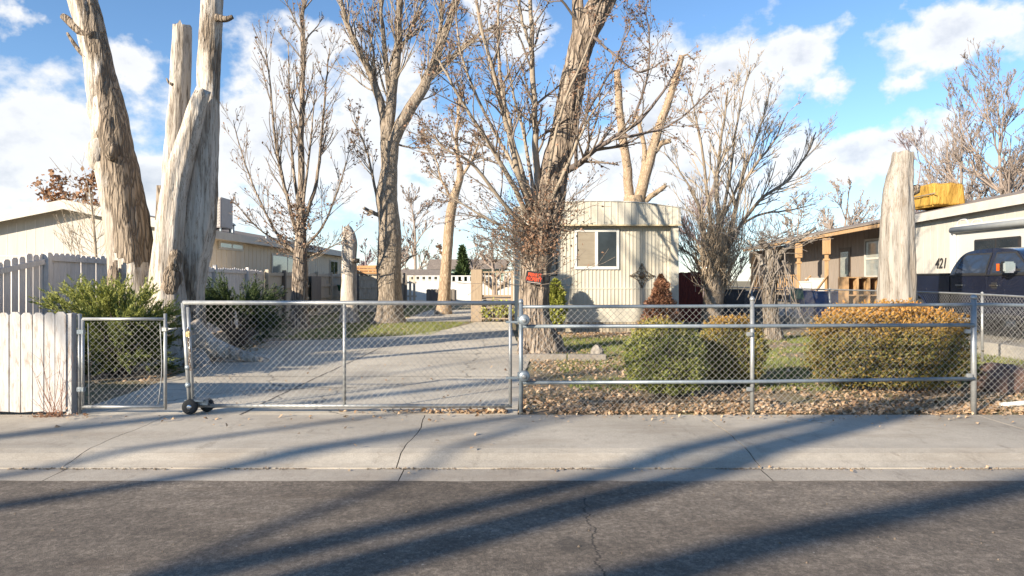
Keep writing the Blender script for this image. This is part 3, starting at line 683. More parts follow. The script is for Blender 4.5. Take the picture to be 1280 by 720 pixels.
# shrubby sprouts round the burls
PS = dict(PW); PS.update(kids=[3, 2], leafn=2, up=.10)
for k in range(150):
    i = rng.integers(int(len(csp)*.245), int(len(csp)*.41)); a = rng.uniform(2.2, 5.6)
    if rng.random() < .3: a = rng.uniform(0, 6.28)
    dirn = np.array((math.cos(a), math.sin(a)*.9, rng.uniform(-.1, .8))); p = csp[i, :3]+dirn*csp[i, 3]*.7*np.array((1, 1, 0))
    grow(tw, p, dirn, .007, rng.uniform(.5, 1.6), 0, PS, lv)
# upper twigs from the leader above the frame
for k in range(22):
    i = rng.integers(int(len(csp)*.78), len(csp)); grow(tw, csp[i, :3], rdir(1)[0]*np.array((1, 1, .5))+np.array((0, 0, .6)), .03, rng.uniform(1.5, 3), 0, dict(PW, levels=2, kids=[5, 3, 2]), lv)
sm.build('sucker_stem', twig_tan, ct, label='smooth pale sucker stems'); dk.build('dark_limb', twig_dark, ct, label='dark low limb reaching right')
tw.build('crown', twig_grey, ct)
lf = MB(); leafcloud(lf, lv, .029, .04)
bl = []
for k in range(1100):       # dry leaf tangle round the burl
    q = W(674+rng.normal(0, 18), 318-abs(rng.normal(0, 42)), TY-.25+rng.normal(0, .3)); bl.append(q)
leafcloud(lf, bl, .036, .02)
lf.build('dry_leaves', leaf_brown, ct)

# ---- red sign on it
sg = thing('private_property_sign', 'small black sign with red lettering nailed to the big furrowed trunk', 'sign', W(668, 347, 13.76))
mb = MB()
c = W(668, 347, 13.79); w, h = 21/2*13.8/F, 15.5/2*13.8/F
mb.box(c[0]-w, c[0]+w, c[1], c[1]+.006, c[2]-h, c[2]+h)
plate = mb.build('sign_plate', sign_black, sg)
def text_mesh(body, width, height, bold=.0, shear=0):
    cu = bpy.data.curves.new('lettering', 'FONT'); cu.body = body; cu.size = 1; cu.extrude = .012; cu.offset = bold; cu.shear = shear
    o = bpy.data.objects.new('lettering', cu); col.objects.link(o)
    dg = bpy.context.evaluated_depsgraph_get(); dg.update()
    me = bpy.data.meshes.new_from_object(o.evaluated_get(dg)); col.objects.unlink(o); bpy.data.objects.remove(o)
    V = np.array([v.co[:] for v in me.vertices]); lo, hi = V.min(0), V.max(0)
    V[:, 0] = (V[:, 0]-(lo[0]+hi[0])/2)/(hi[0]-lo[0])*width; V[:, 1] = (V[:, 1]-(lo[1]+hi[1])/2)/(hi[1]-lo[1])*height
    fs = [tuple(p.vertices) for p in me.polygons]; bpy.data.meshes.remove(me); return V, fs
def put_text(body, c, width, height, facing, m, parent, bold=.03, shear=0, depth=.05):
    V, fs = text_mesh(body, width, height, bold, shear); mb = MB()
    if facing == '-y': V2 = np.c_[c[0]+V[:, 0], c[1]-V[:, 2]*depth, c[2]+V[:, 1]]
    else: V2 = np.c_[c[0]-V[:, 2]*depth, c[1]-V[:, 0], c[2]+V[:, 1]]
    mb.add(V2, fs); return mb.build('lettering', m, parent)
put_text('PRIVATE', c+np.array((0, -.002, h*.42)), w*1.55, h*.62, '-y', sign_red, sg)
put_text('PROPERTY', c+np.array((0, -.002, -h*.28)), w*1.8, h*.62, '-y', sign_red, sg)
mb = MB(); mb.box(c[0]-w*.8, c[0]+w*.8, c[1]-.004, c[1]-.001, c[2]-h*.84, c[2]-h*.76); mb.build('writing_line', sign_pale, sg)
sg.rotation_euler = (0, R(7), 0)

# ---- tree at 372: upright bare tree by the left fence
def upright_tree(name, label, base, tr, Y, stems, P, bm, tm, leaves_size=0, leaf_m=None, extra=None, sides=16, rough=.12):
    t = thing(name, label, 'tree', W(base[0], base[1], Y)*np.array((1, 1, 0)))
    mb = MB(); tw = MB(); lv = [] if leaves_size else None
    sp = trunk(mb, tr, Y, sides, 7, rough, .1, base[0])
    for pts, r0, r1, k, L in stems: limb(tw, WP(pts, Y), r0, r1, P, k, lv, 7, L=L, tmb=mb)
    if extra: extra(mb, tw, lv, sp)
    mb.build('trunk', bm, t); tw.build('crown', tm, t)
    if leaves_size:
        lf = MB(); leafcloud(lf, lv, leaves_size, .05); lf.build('dry_leaves', leaf_m, t)
    return t
PU = dict(levels=1, kids=[5, 2], up=.16, wander=.09, rmin=.007, spread=.55, decay=.55, leaf_level=1, leafn=0, seg=.35)
PU1 = dict(PU, leafn=1)
def burl372(mb, tw, lv, sp):
    for k in range(90):
        p = W(374+rng.normal(0, 9), rng.uniform(262, 328), 22)
        grow(tw, p, np.array((rng.normal(0, 1), rng.normal(0, 1), rng.uniform(-.1, .7))), .010, rng.uniform(.3, 1.3), 0, dict(PU1, kids=[2, 2], leafn=3, leaf_level=0), lv)
upright_tree('upright_tree', 'slender bare tree with straight upright stems before the left board fence', (374, 408), [(374,412,30),(374,395,23),(374,370,20),(375,335,19),(376,300,14),(376,260,11)], 22,
    [([(376,300),(377,200),(378,100),(379,0),(379,-60)], .13, .03, 30, 2.0), ([(376,310),(360,250),(345,180,21.6),(338,110,21.5),(332,60,21.4)], .07, .015, 22, 1.7),
     ([(376,290),(395,230),(402,170),(408,100),(412,60)], .07, .015, 20, 1.7), ([(374,320),(345,290),(318,235,22.4),(300,185,22.5),(292,150,22.6)], .05, .012, 18, 1.5),
     ([(377,315),(405,280),(425,230,22.4),(436,190,22.5)], .05, .012, 16, 1.5), ([(376,320),(352,305),(322,285,21.5),(295,255,21.3)], .04, .012, 14, 1.1),
     ([(376,325),(400,315),(430,300,21.8),(455,280,21.6)], .03, .010, 9, .9), ([(376,280),(366,200,22.4),(362,120,22.6),(360,50,22.7)], .06, .013, 20, 1.6), ([(377,270),(388,180,21.5),(394,110,21.4)], .05, .012, 16, 1.6)],
    PU1, bark_rough, twig_grey, .045, leaf_brown, burl372)
# ---- tall forked tree at 485
PF = dict(levels=2, kids=[4, 3, 2], up=.12, wander=.12, rmin=.007, spread=.6, decay=.55, leaf_level=1, leafn=1, seg=.35)
upright_tree('forked_tree', 'tall pale forked tree with a scarred trunk standing on the back lawn', (486, 403), [(486,406,50),(486,395,38),(486,370,31),(486,330,29),(487,290,28),(485,262,26),(483,245,26),(486,215,21),(487,190,23),(487,178,23)], 24,
    [([(482,180),(479,140),(462,90),(440,45),(425,0),(418,-40)], .18, .05, 26, 2.2), ([(484,178),(490,120),(497,60),(500,0),(502,-70)], .22, .08, 26, 2.2),
     ([(488,182),(488,135),(483,80),(478,30),(474,-40)], .14, .05, 18, 2.0),
     ([(488,185),(505,150),(532,105),(548,65),(566,15),(585,-40)], .26, .09, 30, 2.4), ([(532,105),(560,75),(590,50),(620,30)], .1, .03, 16, 1.8), ([(470,110),(466,60),(455,10)], .06, .02, 12, 1.5),
     ([(545,70),(552,20),(548,-30)], .09, .03, 14, 1.6), ([(497,70),(512,40),(528,0)], .08, .03, 14, 1.6), ([(483,275),(470,268),(455,260)], .09, .06, 2, .8),
     ([(478,280),(466,220),(455,180),(440,150)], .06, .02, 14, 1.4), ([(494,180),(520,185),(545,180)], .04, .012, 8, 1.2)],
    PF, bark_mid, twig_tan, .05, leaf_brown, None, 24, .16)
# ---- leaning thinner tree at 565
upright_tree('leaning_tree', 'thin pale tree with a kinked trunk before the far white fence', (556, 393), [(554,394,24),(555,375,17),(557,340,14),(560,300,13),(563,270,13),(568,245,11),(575,222,9),(574,205,8)], 30,
    [([(575,215),(571,180),(572,150),(576,110)], .11, .03, 16, 1.6), ([(574,225),(590,200),(600,175)], .08, .03, 12, 1.4), ([(566,250),(552,225),(545,200),(530,175)], .06, .02, 14, 1.4), ([(558,330),(552,318),(549,305)], .04, .02, 3, .5)],
    dict(PF, leafn=2, rmin=.009), bark_pale, twig_tan, .06, leaf_brown)
# ---- cut-back tree behind the home
def frizz(mb, tw, lv, sp):
    for k in range(60):
        p = W(rng.choice([790, 800, 812])+rng.normal(0, 5), rng.uniform(205, 255), 40)
        grow(tw, p, np.array((rng.normal(0, 1), rng.normal(0, 1), .7)), .010, rng.uniform(.3, .9), 1, dict(PU, levels=1), None)
upright_tree('pollarded_tree', 'cut back tan tree with sawn limbs rising behind the cream mobile home', (796, 382), [(796,384,36),(796,350,30),(794,300,28),(793,262,26),(792,245,23)], 40,
    [([(788,260),(784,215),(778,170),(774,130),(771,88)], .30, .20, 40, .8), ([(796,262),(808,215),(822,165),(836,125),(852,70)], .36, .17, 60, .8), ([(795,250),(806,200),(800,160),(794,140)], .18, .10, 25, .7),
     ([(798,258),(815,245),(832,232)], .2, .12, 15, .7), ([(818,190),(826,180),(838,176)], .2, .14, 2, .6), ([(850,75),(858,68),(866,74),(872,70)], .06, .02, 3, .8)],
    dict(PU, rmin=.010, spread=.8, kids=[4, 2]), bark_pale, twig_tan, 0, None, frizz, 20)
# ---- spreading bare tree beside the home
PB = dict(levels=2, kids=[5, 3, 2], up=.11, wander=.11, rmin=.006, spread=.5, decay=.58, seg=.35)
twig_light = mat('pale_twigs', (.47, .38, .28), (.34, .27, .195), 6, rough=.85, bmp=0)
def clump895(mb, tw, lv, sp):
    for k in range(230):
        p = W(895+rng.normal(0, 12), rng.uniform(325, 372), 20+rng.normal(0, .15))
        grow(tw, p, np.array((rng.normal(0, .55), rng.normal(0, .55), 1)), .013, rng.uniform(.8, 2.3), 1, dict(PB, levels=2, kids=[4, 4, 2], up=.2), None)
upright_tree('spreading_tree', 'many stemmed bare tree fanning out beside the red fence panel', (893, 414), [(890,416,34),(890,395,26),(892,370,24),(893,345,20),(896,315,14)], 20,
    [([(896,330),(898,280),(896,240),(898,200),(905,150),(910,110)], .09, .02, 18, 1.6), ([(890,335),(880,290),(870,250),(850,215),(830,190)], .06, .012, 16, 1.3),
     ([(897,335),(915,280),(925,240),(945,205),(965,180),(985,140)], .08, .015, 22, 1.6), ([(899,330),(920,290),(950,250),(985,225),(1010,190),(1020,165)], .07, .015, 22, 1.5),
     ([(903,300),(945,270),(990,262),(1020,255)], .045, .012, 14, 1.1), ([(893,320),(885,250),(878,190),(868,140),(862,110)], .06, .014, 18, 1.5), ([(896,310),(912,220),(920,160),(935,90)], .06, .014, 18, 1.5),
     ([(888,345),(868,322),(852,312)], .05, .012, 8, .8), ([(905,270),(930,215),(950,160),(962,110)], .05, .012, 18, 1.4), ([(884,380),(880,350),(872,330)], .06, .03, 6, .9), ([(900,380),(908,350),(915,325)], .06, .03, 6, .9)],
    PB, bark_mid, twig_light, 0, None, clump895)

# ---- sawn stumps
def stump(name, label, lst, Y, m, sides=26, tone=None, seed=2):
    t = thing(name, label, 'tree stump', W(lst[0][0], lst[0][1], Y)*np.array((1, 1, 0)))
    mb = MB(); trunk(mb, lst, Y, sides, 12, .13, .18, seed, tone, 4, jag=.55); mb.build('trunk', m, t); return t
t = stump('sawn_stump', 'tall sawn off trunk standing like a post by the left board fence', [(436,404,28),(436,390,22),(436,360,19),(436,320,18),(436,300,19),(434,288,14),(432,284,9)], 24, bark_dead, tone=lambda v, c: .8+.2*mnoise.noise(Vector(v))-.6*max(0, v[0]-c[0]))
mb = MB(); mb.tube(WP([(441,326,23.8),(449,326,23.8)], 23.8), [.09, .08], 8); mb.build('branch_stub', bark_dead, t)
bark_grey = bark('weathered_wood', (.30, .25, .20), (.21, .17, .13), (.06, .05, .04), 11, .14, .035, .9,
                 bleach=((.40, .37, .325), (.30, .27, .235), (.12, .10, .08), (.25, .205, .16)))
t = stump('tall_stump', 'tall grey sawn trunk standing behind the bronzed hedge by the dark pickup', [(1122,450,66),(1122,430,48),(1122,390,42),(1122,340,41),(1121,300,40),(1122,260,36),(1125,225,30),(1128,205,25),(1129,192,24)], 13, bark_grey, 40, lambda v, c: .9+.15*mnoise.noise(Vector(v)), 7)
mb = MB(); mb.tube(WP([(1136,240,12.9),(1145,236,12.9),(1148,232,12.9)], 13), [.10, .09, .04], 10, rough=.3); mb.build('branch_stub', bark_rough, t)

# ---- vine-wrapped snag by the neighbour's porch
t = thing('vine_snag', 'grey dead snag wrapped in hanging bare vines before the neighbouring porch', 'tree', W(965, 425, 17)*np.array((1, 1, 0)))
mb = MB()
trunk(mb, [(968,427,26),(965,400,19),(962,365,16),(966,335,14),(962,315,10),(950,300,7)], 17, 18, 8, .25, .2, 6, lambda v, c: .42)
for pts, r0, r1 in ([[(966,335),(980,312),(1000,298),(1020,285)], .09, .03], [[(962,340),(948,322),(935,300)], .07, .02], [[(955,322),(945,345),(935,372)], .03, .02]):
    mb.tube(smooth_path(WP(pts, 17), 12), np.linspace(r0, r1, 12), 8, tone=lambda v, c: .5)
mb.build('trunk', bark_grey, t)
tw = MB()
for k in range(38):
    x = 968+rng.normal(0, 11); y = 306+rng.uniform(0, 30)+abs(x-968)*.6; pts = [(x, y)]; dx = rng.normal(0, 3.2)
    for i in range(rng.integers(2, 6)): dx += rng.normal(0, 3.0); pts.append((pts[-1][0]+dx, pts[-1][1]+rng.uniform(8, 24)))
    tw.tube(smooth_path([W(a, min(b, 424), 16.8+rng.normal(0, .2)) for a, b in pts], 11), np.linspace(rng.uniform(.010, .022), .007, 11), 4, caps=False)
for k in range(40):
    p = W(968+rng.normal(0, 15), 306+rng.normal(0, 8), 16.9); grow(tw, p, np.array((rng.normal(0, 1), rng.normal(0, .7), .2)), .010, rng.uniform(.5, 1.3), 1, PB, None)
tw.build('vines', mat('grey_vine', (.27, .235, .205), (.18, .155, .135), 6, rough=.9, bmp=0), t)

# ---- background bare trees
def back_tree(label, px, Y, hpx_top, P, m, seed, loc=None, kids=9, r=.16, tw_n=None, spread=1.0):
    g2 = np.random.default_rng(seed)
    b = W(px, HZ, Y)*np.array((1, 1, 0)) if loc is None else np.array(loc)
    H = EYE+(HZ-hpx_top)/F*Y if loc is None else hpx_top
    t = thing('bare_tree', label, 'tree', b)
    mb = MB(); tw = MB()
    n = 12; d = np.array((g2.normal(0, .04), g2.normal(0, .04), 1)); pts = [b.astype(float)]
    for i in range(n-1): d = unit(d+g2.normal(0, .04, 3)*np.array((1, 1, 0))); pts.append(pts[-1]+d*H*.8/(n-1))
    pts = np.array(pts); rr = np.linspace(r*1.3, r*.2, n)
    mb.tube(pts, rr, 10, rough=.1, seed=seed)
    for i in range(kids):
        k = g2.integers(2, n); a = g2.uniform(0, 6.28); q = pts[k]
        dd = np.array((math.cos(a)*spread, math.sin(a)*spread, g2.uniform(.5, 1.2)))
        grow(tw, q, dd, rr[k]*.55+.01, H*g2.uniform(.22, .4)*(1.2-.6*k/n), 0, P, None, g2)
    mb.build('trunk', m, t); tw.build('crown', m, t); return t
PBK = dict(levels=3, kids=[9, 6, 4], up=.14, wander=.13, rmin=.012, spread=.55, decay=.58, seg=.6, start=.15)
PBF = dict(PBK, rmin=.020, kids=[8, 5, 3])
BG = 'bare trees in the distance'
bt1 = back_tree('bare tan tree rising behind the roof just right of the yellow tarp', 1215, 46, 88, PBK, twig_far, 21, kids=17)
bt2 = back_tree('dense bare tan tree at the far right above the white trailer', 1268, 42, 60, PBK, twig_far, 22, kids=20)
bt3 = back_tree('thin bare tree rising directly behind the tall grey sawn trunk', 1150, 52, 165, PBK, twig_mauve, 23, kids=13)
back_tree('low bare tree above the far end of the porch roof', 1050, 62, 205, PBF, twig_far, 24, kids=15)
back_tree('low twiggy bare tree left of the porch roof', 992, 70, 240, PBF, twig_far, 25, kids=14)
back_tree('mauve twiggy tree seen behind the many stemmed tree', 880, 50, 218, PBK, twig_mauve, 26, kids=20, spread=1.5)
back_tree('pale slim bare tree between the scarred trunk and the kinked trunk', 517, 75, 228, PBF, twig_far, 27, kids=12, spread=.5)
back_tree('pale bushy bare tree just right of the scarred forked trunk', 498, 62, 282, PBF, twig_far, 28, kids=15, spread=.8)
back_tree('low round bare tree behind the wooden deck', 618, 48, 283, PBK, twig_far, 29, kids=18, spread=1.5)
back_tree('low bare tree right of the kinked trunk beyond the white fence', 588, 80, 296, PBF, twig_far, 30, kids=14, spread=1.2)
back_tree('faint bare tree left of the scarred forked trunk', 455, 70, 300, PBF, twig_mauve, 31, kids=9, spread=.7)
back_tree('faint low bare tree between the sawn post trunk and the scarred trunk', 540, 90, 308, PBF, twig_far, 32, kids=14, spread=1.4)
def bdup(src, px, Y, rz, sc_, lab, g=None): return dup(src, W(px, HZ, Y)*np.array((1, 1, 0)), rz, sc_, lab, g)
bdup(bt2, 1232, 50, 2.1, .95, 'dense bare tree between the yellow tarp and the far right tree')
bdup(bt1, 1180, 60, 4.0, .95, 'paler bare tree seen through the branches just above the yellow tarp')
bdup(bt1, 1085, 66, 1.2, .62, 'small bare tree left of the tall grey stump above the porch roof')
bdup(bt2, 1020, 75, 3.3, .60, 'small bare tree above the left porch post')
bdup(bt1, 960, 80, 5.0, .62, 'faint bare tree right of the many stemmed tree')
bdup(bt2, 645, 90, .7, .55, 'low bare tree hidden behind the big furrowed trunk')
bdup(bt1, 478, 95, 2.7, .55, 'faint bare tree right behind the scarred forked trunk')
for x, y, rz, k in ((6.5, -24, 1, .8), (13, -27, 2, .9), (20, -22, 4, .75), (3, -34, 3, 1.0)):
    dup(bt2, (x, y, 0), rz, k, 'bare tree on the far side of the street behind the viewer', 'bare trees behind the viewer')
# dark evergreen beyond the far fence
def evergreen(name, label, px, Y, top, bot, wpx, m, nl=1500, size=.12, cat='tree', round_=False, group=None, twm=twig_grey):
    b = W(px, HZ, Y)*np.array((1, 1, 0)); t = thing(name, label, cat, b, group)
    z1 = EYE+(HZ-top)/F*Y; z0 = max(.05, EYE+(HZ-bot)/F*Y); r = wpx/2*Y/F
    mb = MB(); mb.tube([b, b+np.array((0, 0, z1*.9))], [r*.14+.02, .015], 8); mb.build('trunk', twm, t)
    u = rng.random(nl); hgt = z0+(z1-z0)*u**1.15
    prof = (np.sin(np.pi*np.clip((hgt-z0)/(z1-z0)*.86+.14, 0, 1))**.6 if round_ else (1-(hgt-z0)/(z1-z0))**.75)
    a = rng.uniform(0, 6.283, nl)
    lump = np.array([1+.40*mnoise.noise(Vector((math.cos(q)*1.6, math.sin(q)*1.6, h*2.2/(z1-z0)*2)))+.38*mnoise.noise(Vector((math.cos(q)*4, math.sin(q)*4, h*9/(z1-z0)))) for q, h in zip(a, hgt)])
    rad = r*prof*lump*np.sqrt(rng.uniform(.25, 1, nl))
    P = np.stack([b[0]+np.cos(a)*rad, b[1]+np.sin(a)*rad, hgt], 1)
    out = np.stack([np.cos(a), np.sin(a), np.full(nl, .7)], 1)
    U = unit(out+rng.normal(0, .4, (nl, 3)))*size*rng.uniform(.6, 1.2, (nl, 1)); V = unit(np.cross(U, rdir(nl)))*size*.35
    f = MB(); f.quads(P, U, V); f.build('foliage', m, t); return t
evergreen('evergreen', 'dark narrow evergreen beyond the far white fence', 578, 60, 308, 352, 20, juniper_dark_m, 900, .35)
evergreen('arborvitae', 'small round topped yellow green conifer against the mobile home wall', 694, 18.6, 349, 407, 27, arbor_m, 5200, .055, 'shrub', True)
evergreen('russet_conifer', 'dried russet cone shaped conifer at the mobile home corner', 826, 18.6, 344, 412, 54, russet_m, 6500, .07, 'shrub')

# brown-leaved tree behind left house, bare sapling
t = thing('brown_leaf_tree', 'small tree still holding rusty brown leaves above the left house roof', 'tree', W(105, HZ, 34)*np.array((1, 1, 0)))
mb = MB(); tw = MB(); lv = []
trunk(mb, [(105,388,12),(103,320,9),(100,280,6),(96,262,4)], 34, 10, 3)
for pts, r0, r1, k, L in (([(100,280),(75,258),(42,230)], .05, .02, 12, .9), ([(98,270),(85,250),(70,222)], .05, .02, 12, .9), ([(98,270),(105,250),(112,224)], .05, .02, 12, .8), ([(101,280),(120,262),(134,234)], .05, .02, 12, .8)):
    limb(tw, WP(pts, 34), r0, r1, dict(PU, rmin=.012, leafn=5, leaf_level=0, spread=.8), k, lv, 5, L=L, tmb=mb)
mb.build('trunk', bark_rough, t); tw.build('crown', twig_dark, t)
lf = MB(); leafcloud(lf, lv[::2], .13, .16); lf.build('dry_leaves', leaf_rust, t)
t = thing('bare_sapling', 'thin bare sapling before the gable wall of the left house', 'tree', W(120, HZ, 17.5)*np.array((1, 1, 0)))
mb = MB(); tw = MB()
trunk(mb, [(121,423,5),(121,360,4),(120,320,3.4),(117,280,2.6),(112,235,1.4)], 17.5, 8, 4, .05, 0)
for k in range(34):
    y = rng.uniform(245, 335); grow(tw, W(119-(320-y)*.06, y, 17.5), np.array((rng.normal(-.3, .8), rng.normal(0, .5), .6)), .008, rng.uniform(.4, 1.3), 1, dict(PU, rmin=.005, levels=2, kids=[3, 3, 2]), None)
for k in range(3): limb(tw, WP([(100+rng.normal(0, 4), 340), (85+k*6, 305), (70+k*9, 268)], 17.5), .012, .005, dict(PU, rmin=.005), 6, None, 4, L=.6, tmb=mb)
mb.build('trunk', twig_tan, t); tw.build('crown', twig_tan, t)

# ---- shrubs
def clip_shrub(name, label, c, dims, m, n, size, seed, group, power=3.2, twm=twig_grey):
    """clipped shrub: leaves crowded in a thick uneven shell over a tangle of twigs"""
    t = thing(name, label, 'shrub', (c[0], c[1], 0), group)
    rx, ry, h = dims
    d = rdir(n); d[:, 2] = d[:, 2]
    k = (np.abs(d[:, 0])**power+np.abs(d[:, 1])**power+np.abs(d[:, 2])**power)**(-1/power)
    sh = np.array([1+.16*mnoise.noise(Vector(q*2.1+seed))+.15*mnoise.noise(Vector(q*6+seed))+.13*mnoise.noise(Vector(q*13+seed)) for q in d])
    depth = 1-np.abs(rng.normal(0, .085, n)); inner = rng.random(n) < .35; depth[inner] = rng.uniform(.45, .95, inner.sum()); sprig = rng.random(n) < .03; depth[sprig] += rng.uniform(0, .10, sprig.sum())
    P = d*(k*sh*depth)[:, None]*np.array((rx, ry, h/2))+np.array((c[0], c[1], h/2))
    keep = P[:, 2] > .05+.05*rng.random(n); P = P[keep]; d = d[keep]; n = len(P)
    U = unit(d*.7+rng.normal(0, .7, (n, 3))+np.array((0, 0, .35)))*size*rng.uniform(.4, 1.35, (n, 1)); V = unit(np.cross(U, rdir(n)))*size*.5
    f = MB(); f.quads(P, U, V); f.build('foliage', m, t)
    s_ = MB()
    for i in range(int(160*rx*ry)+60):
        a = rng.uniform(0, 6.28); q = np.array((c[0]+math.cos(a)*rx*.5*rng.random(), c[1]+math.sin(a)*ry*.5*rng.random(), 0))
        e = rdir(1)[0]; e[2] = abs(e[2]); tgt = np.array((c[0], c[1], h/2))+e*np.array((rx, ry, h/2))*.95
        if tgt[2] < .15: tgt[2] = .3
        s_.tube(smooth_path([q, (q+tgt)/2+rng.normal(0, .05, 3), tgt], 6), np.linspace(.012, .004, 6), 4, caps=False)
    s_.build('stems', twm, t); return t
SG = 'clipped shrubs behind the front fence'
c1 = W(833, 497, 8.75); clip_shrub('boxwood', 'rounded green boxwood nearest the driveway behind the front fence', (c1[0], 8.85), (.49, .48, .97), box_m, 17000, .023, 3, SG, 2.6)
c1 = W(921, 480, 9.4); clip_shrub('boxwood', 'smaller boxwood with bronzed top behind the middle fence post', (c1[0], 9.6), (.42, .42, .98), box_bronze_m, 14000, .023, 8, SG, 2.8)
c1 = W(1116, 495, 9.2); clip_shrub('long_hedge', 'long box clipped hedge with orange bronzed top behind the fence', (c1[0]+.03, 9.35), (1.0, .55, 1.14), hedge_m, 36000, .024, 13, SG, 3.4)

def juniper(name, label, base, Y, fans, m, nspr, size):
    t = thing(name, label, 'shrub', W(base[0], HZ, Y)*np.array((1, 1, 0)))
    st = MB(); f = MB(); o = W(base[0], HZ, Y)*np.array((1, 1, 0))
    for (x, y, dy) in fans:
        tip = W(x, y, Y+dy); mid = o*.45+tip*.55+np.array((0, 0, .12*(tip[2])))
        P_ = smooth_path([o+rng.normal(0, .08, 3)*np.array((1, 1, 0)), mid, tip], 14); st.tube(P_, np.linspace(.022, .006, 14), 4, caps=False)
        for i in range(nspr):
            u = 13*rng.uniform(.3, 1)**.7; k = min(int(u), 12); q = P_[k]+(P_[k+1]-P_[k])*(u-k); dd = unit(P_[k+1]-P_[k])
            sp_ = unit(dd*1.2+rng.normal(0, .38, 3)+np.array((0, 0, .10))); L = size*rng.uniform(.6, 1.4)
            n = 44; w_ = rng.uniform(0, 1, n)[:, None]; droop = np.array((0, 0, -.10))*L*w_**2
            P2 = q+sp_*L*w_+droop+rng.normal(0, .020, (n, 3))*(1.1-w_)
            U = unit(sp_*1.1+rng.normal(0, .42, (n, 3)))*rng.uniform(.016, .034, (n, 1)); V = unit(np.cross(U, rdir(n)))*.0075
            f.quads(P2, U, V, 'blade')
    st.build('stems', twig_dark, t); f.build('foliage', m, t); return t
fans = [(70,373,.1),(92,366,0),(112,362,-.2),(132,372,-.4),(150,358,0),(166,378,-.5),(185,365,.1),(204,392,.0),(120,395,-.6),(145,405,-.7),(175,400,-.6),(198,412,-.3),(118,425,-.6),(160,430,-.7),(190,440,-.5),(105,405,-.3),(128,385,-.1),(175,383,.1),(95,440,-.4),(140,455,-.5),(112,380,.2),(205,428,0),(158,370,.2)]
fans += [(x+rng.normal(0, 12), y+abs(rng.normal(14, 12)), d+rng.normal(0, .25)) for x, y, d in fans]
fans += [(x+rng.normal(0, 9), y+abs(rng.normal(6, 8)), d+rng.normal(0, .2)) for x, y, d in fans]
juniper('juniper', 'spreading yellow green juniper sprawling behind the small walk gate', (150, 0), 10.9, fans[:80], juniper_m, 17, .30)
fans = [(rng.uniform(250, 345), 0, rng.normal(0, .5)) for k in range(46)]
fans = [(x, 352+.0022*(x-290)**2*4+abs(rng.normal(0, 20))+(0 if rng.random() < .5 else 20), d) for x, _, d in fans]
juniper('dark_juniper', 'dark green spreading juniper to the right of the dead tree', (297, 0), 15.6, fans, juniper_dark_m, 24, .42)

# dead weed at the white fence
t = thing('dry_weed', 'spindly dry weed growing against the white board fence', 'weed', (-4.75, 7.3, 0))
mb = MB()
for k in range(16):
    p = np.array((-4.97+rng.normal(0, .04), 7.42, .0)); tip = W(rng.uniform(35, 92), rng.uniform(430, 505), 7.38)
    P_ = smooth_path([p, p*.5+tip*.5+np.array((0, 0, -.03)), tip], 8); mb.tube(P_, np.linspace(.0035, .0016, 8), 4, caps=False)
    for j in range(4): grow(mb, P_[rng.integers(2, 8)], np.array((rng.normal(0, .8), 0, .6)), .0018, rng.uniform(.05, .16), 1, dict(PU, rmin=.0012, levels=1), None)
lf = MB(); leafcloud(lf, [(-4.97+rng.normal(0, .14), 7.42+rng.normal(0, .03), abs(rng.normal(0, .03))+.01) for k in range(90)], .022, .01)
mb.build('stems', mat('weed_stem', (.30, .14, .08), (.22, .10, .06), 9, rough=.8, bmp=0), t); lf.build('dry_leaves', leaf_brown, t)

# ------------------------------------------------------------------ fences
def chain(mb, a, b, z0, z1, pitch=.052, r=.0016, za=None, zb=None):
    """chain link: two families of diagonal wires between a and b (x,y), trimmed to the panel, woven past each other"""
    a = np.array(a, float); b = np.array(b, float); L = np.linalg.norm(b-a); ex = (b-a)/L; nr = np.array((-ex[1], ex[0])); H = z1-z0
    for sgn in (1, -1):
        n = int((L+H)/(pitch*1.414))+1
        for k in range(n+1):
            c = k*pitch*1.414
            if sgn == 1: s0, s1 = max(0, c-H), min(L, c); P = [(s0, c-s0), (s1, c-s1)]           # falling
            else: s0, s1 = max(0, c-H), min(L, c); P = [(s0, H-(c-s0)), (s1, H-(c-s1))]
            if s1-s0 < .01: continue
            m = max(2, int((s1-s0)/.25)+1); pts = []
            for t in np.linspace(0, 1, m):
                s_ = P[0][0]+(P[1][0]-P[0][0])*t; z = P[0][1]+(P[1][1]-P[0][1])*t
                bow = .006*mnoise.noise(Vector((s_*1.5, z*1.5, sgn*3)))
                sway = .004*mnoise.noise(Vector((s_*3, z*3, 9)))
                q = a+ex*(s_+sway)+nr*(sgn*r*.9+bow); dz = 0 if za is None else za+(zb-za)*s_/L
                pts.append((q[0], q[1], z0+z+dz))
            mb.tube(pts, r, 4, caps=False)
def pipe(mb, a, b, r, sides=10): mb.tube([a, b], [r, r], sides)

# white board fence, front left
t = thing('white_board_fence', 'low worn white board fence at the far left of the pavement', 'fence', (-5.5, 7.6, 0))
bd = MB(); x = -4.92-.02
while x > -9.5:
    w = .122+rng.normal(0, .004); zt = 1.145+rng.normal(0, .006); dz = rng.uniform(0, .004)
    bd.prism([(x-w, .03+rng.uniform(0, .02)), (x, .03+rng.uniform(0, .02)), (x, zt-.03), (x-.03, zt), (x-w+.03, zt), (x-w, zt-.03)], 1, 7.56+dz, 7.58+dz); x -= w+.006
bd.build('boards', white_paint, t, bevel=.003)
rl = MB(); rl.box(-9.5, -4.94, 7.585, 7.625, .25, .34); rl.box(-9.5, -4.94, 7.585, 7.625, .85, .94); rl.build('rail', white_paint, t)
for x in (-4.93, -7.4, -9.5):
    pm = MB(); pm.box(x-.02, x+.045, 7.575, 7.665, 0, 1.13); pm.build('post', white_paint, t, bevel=.004)

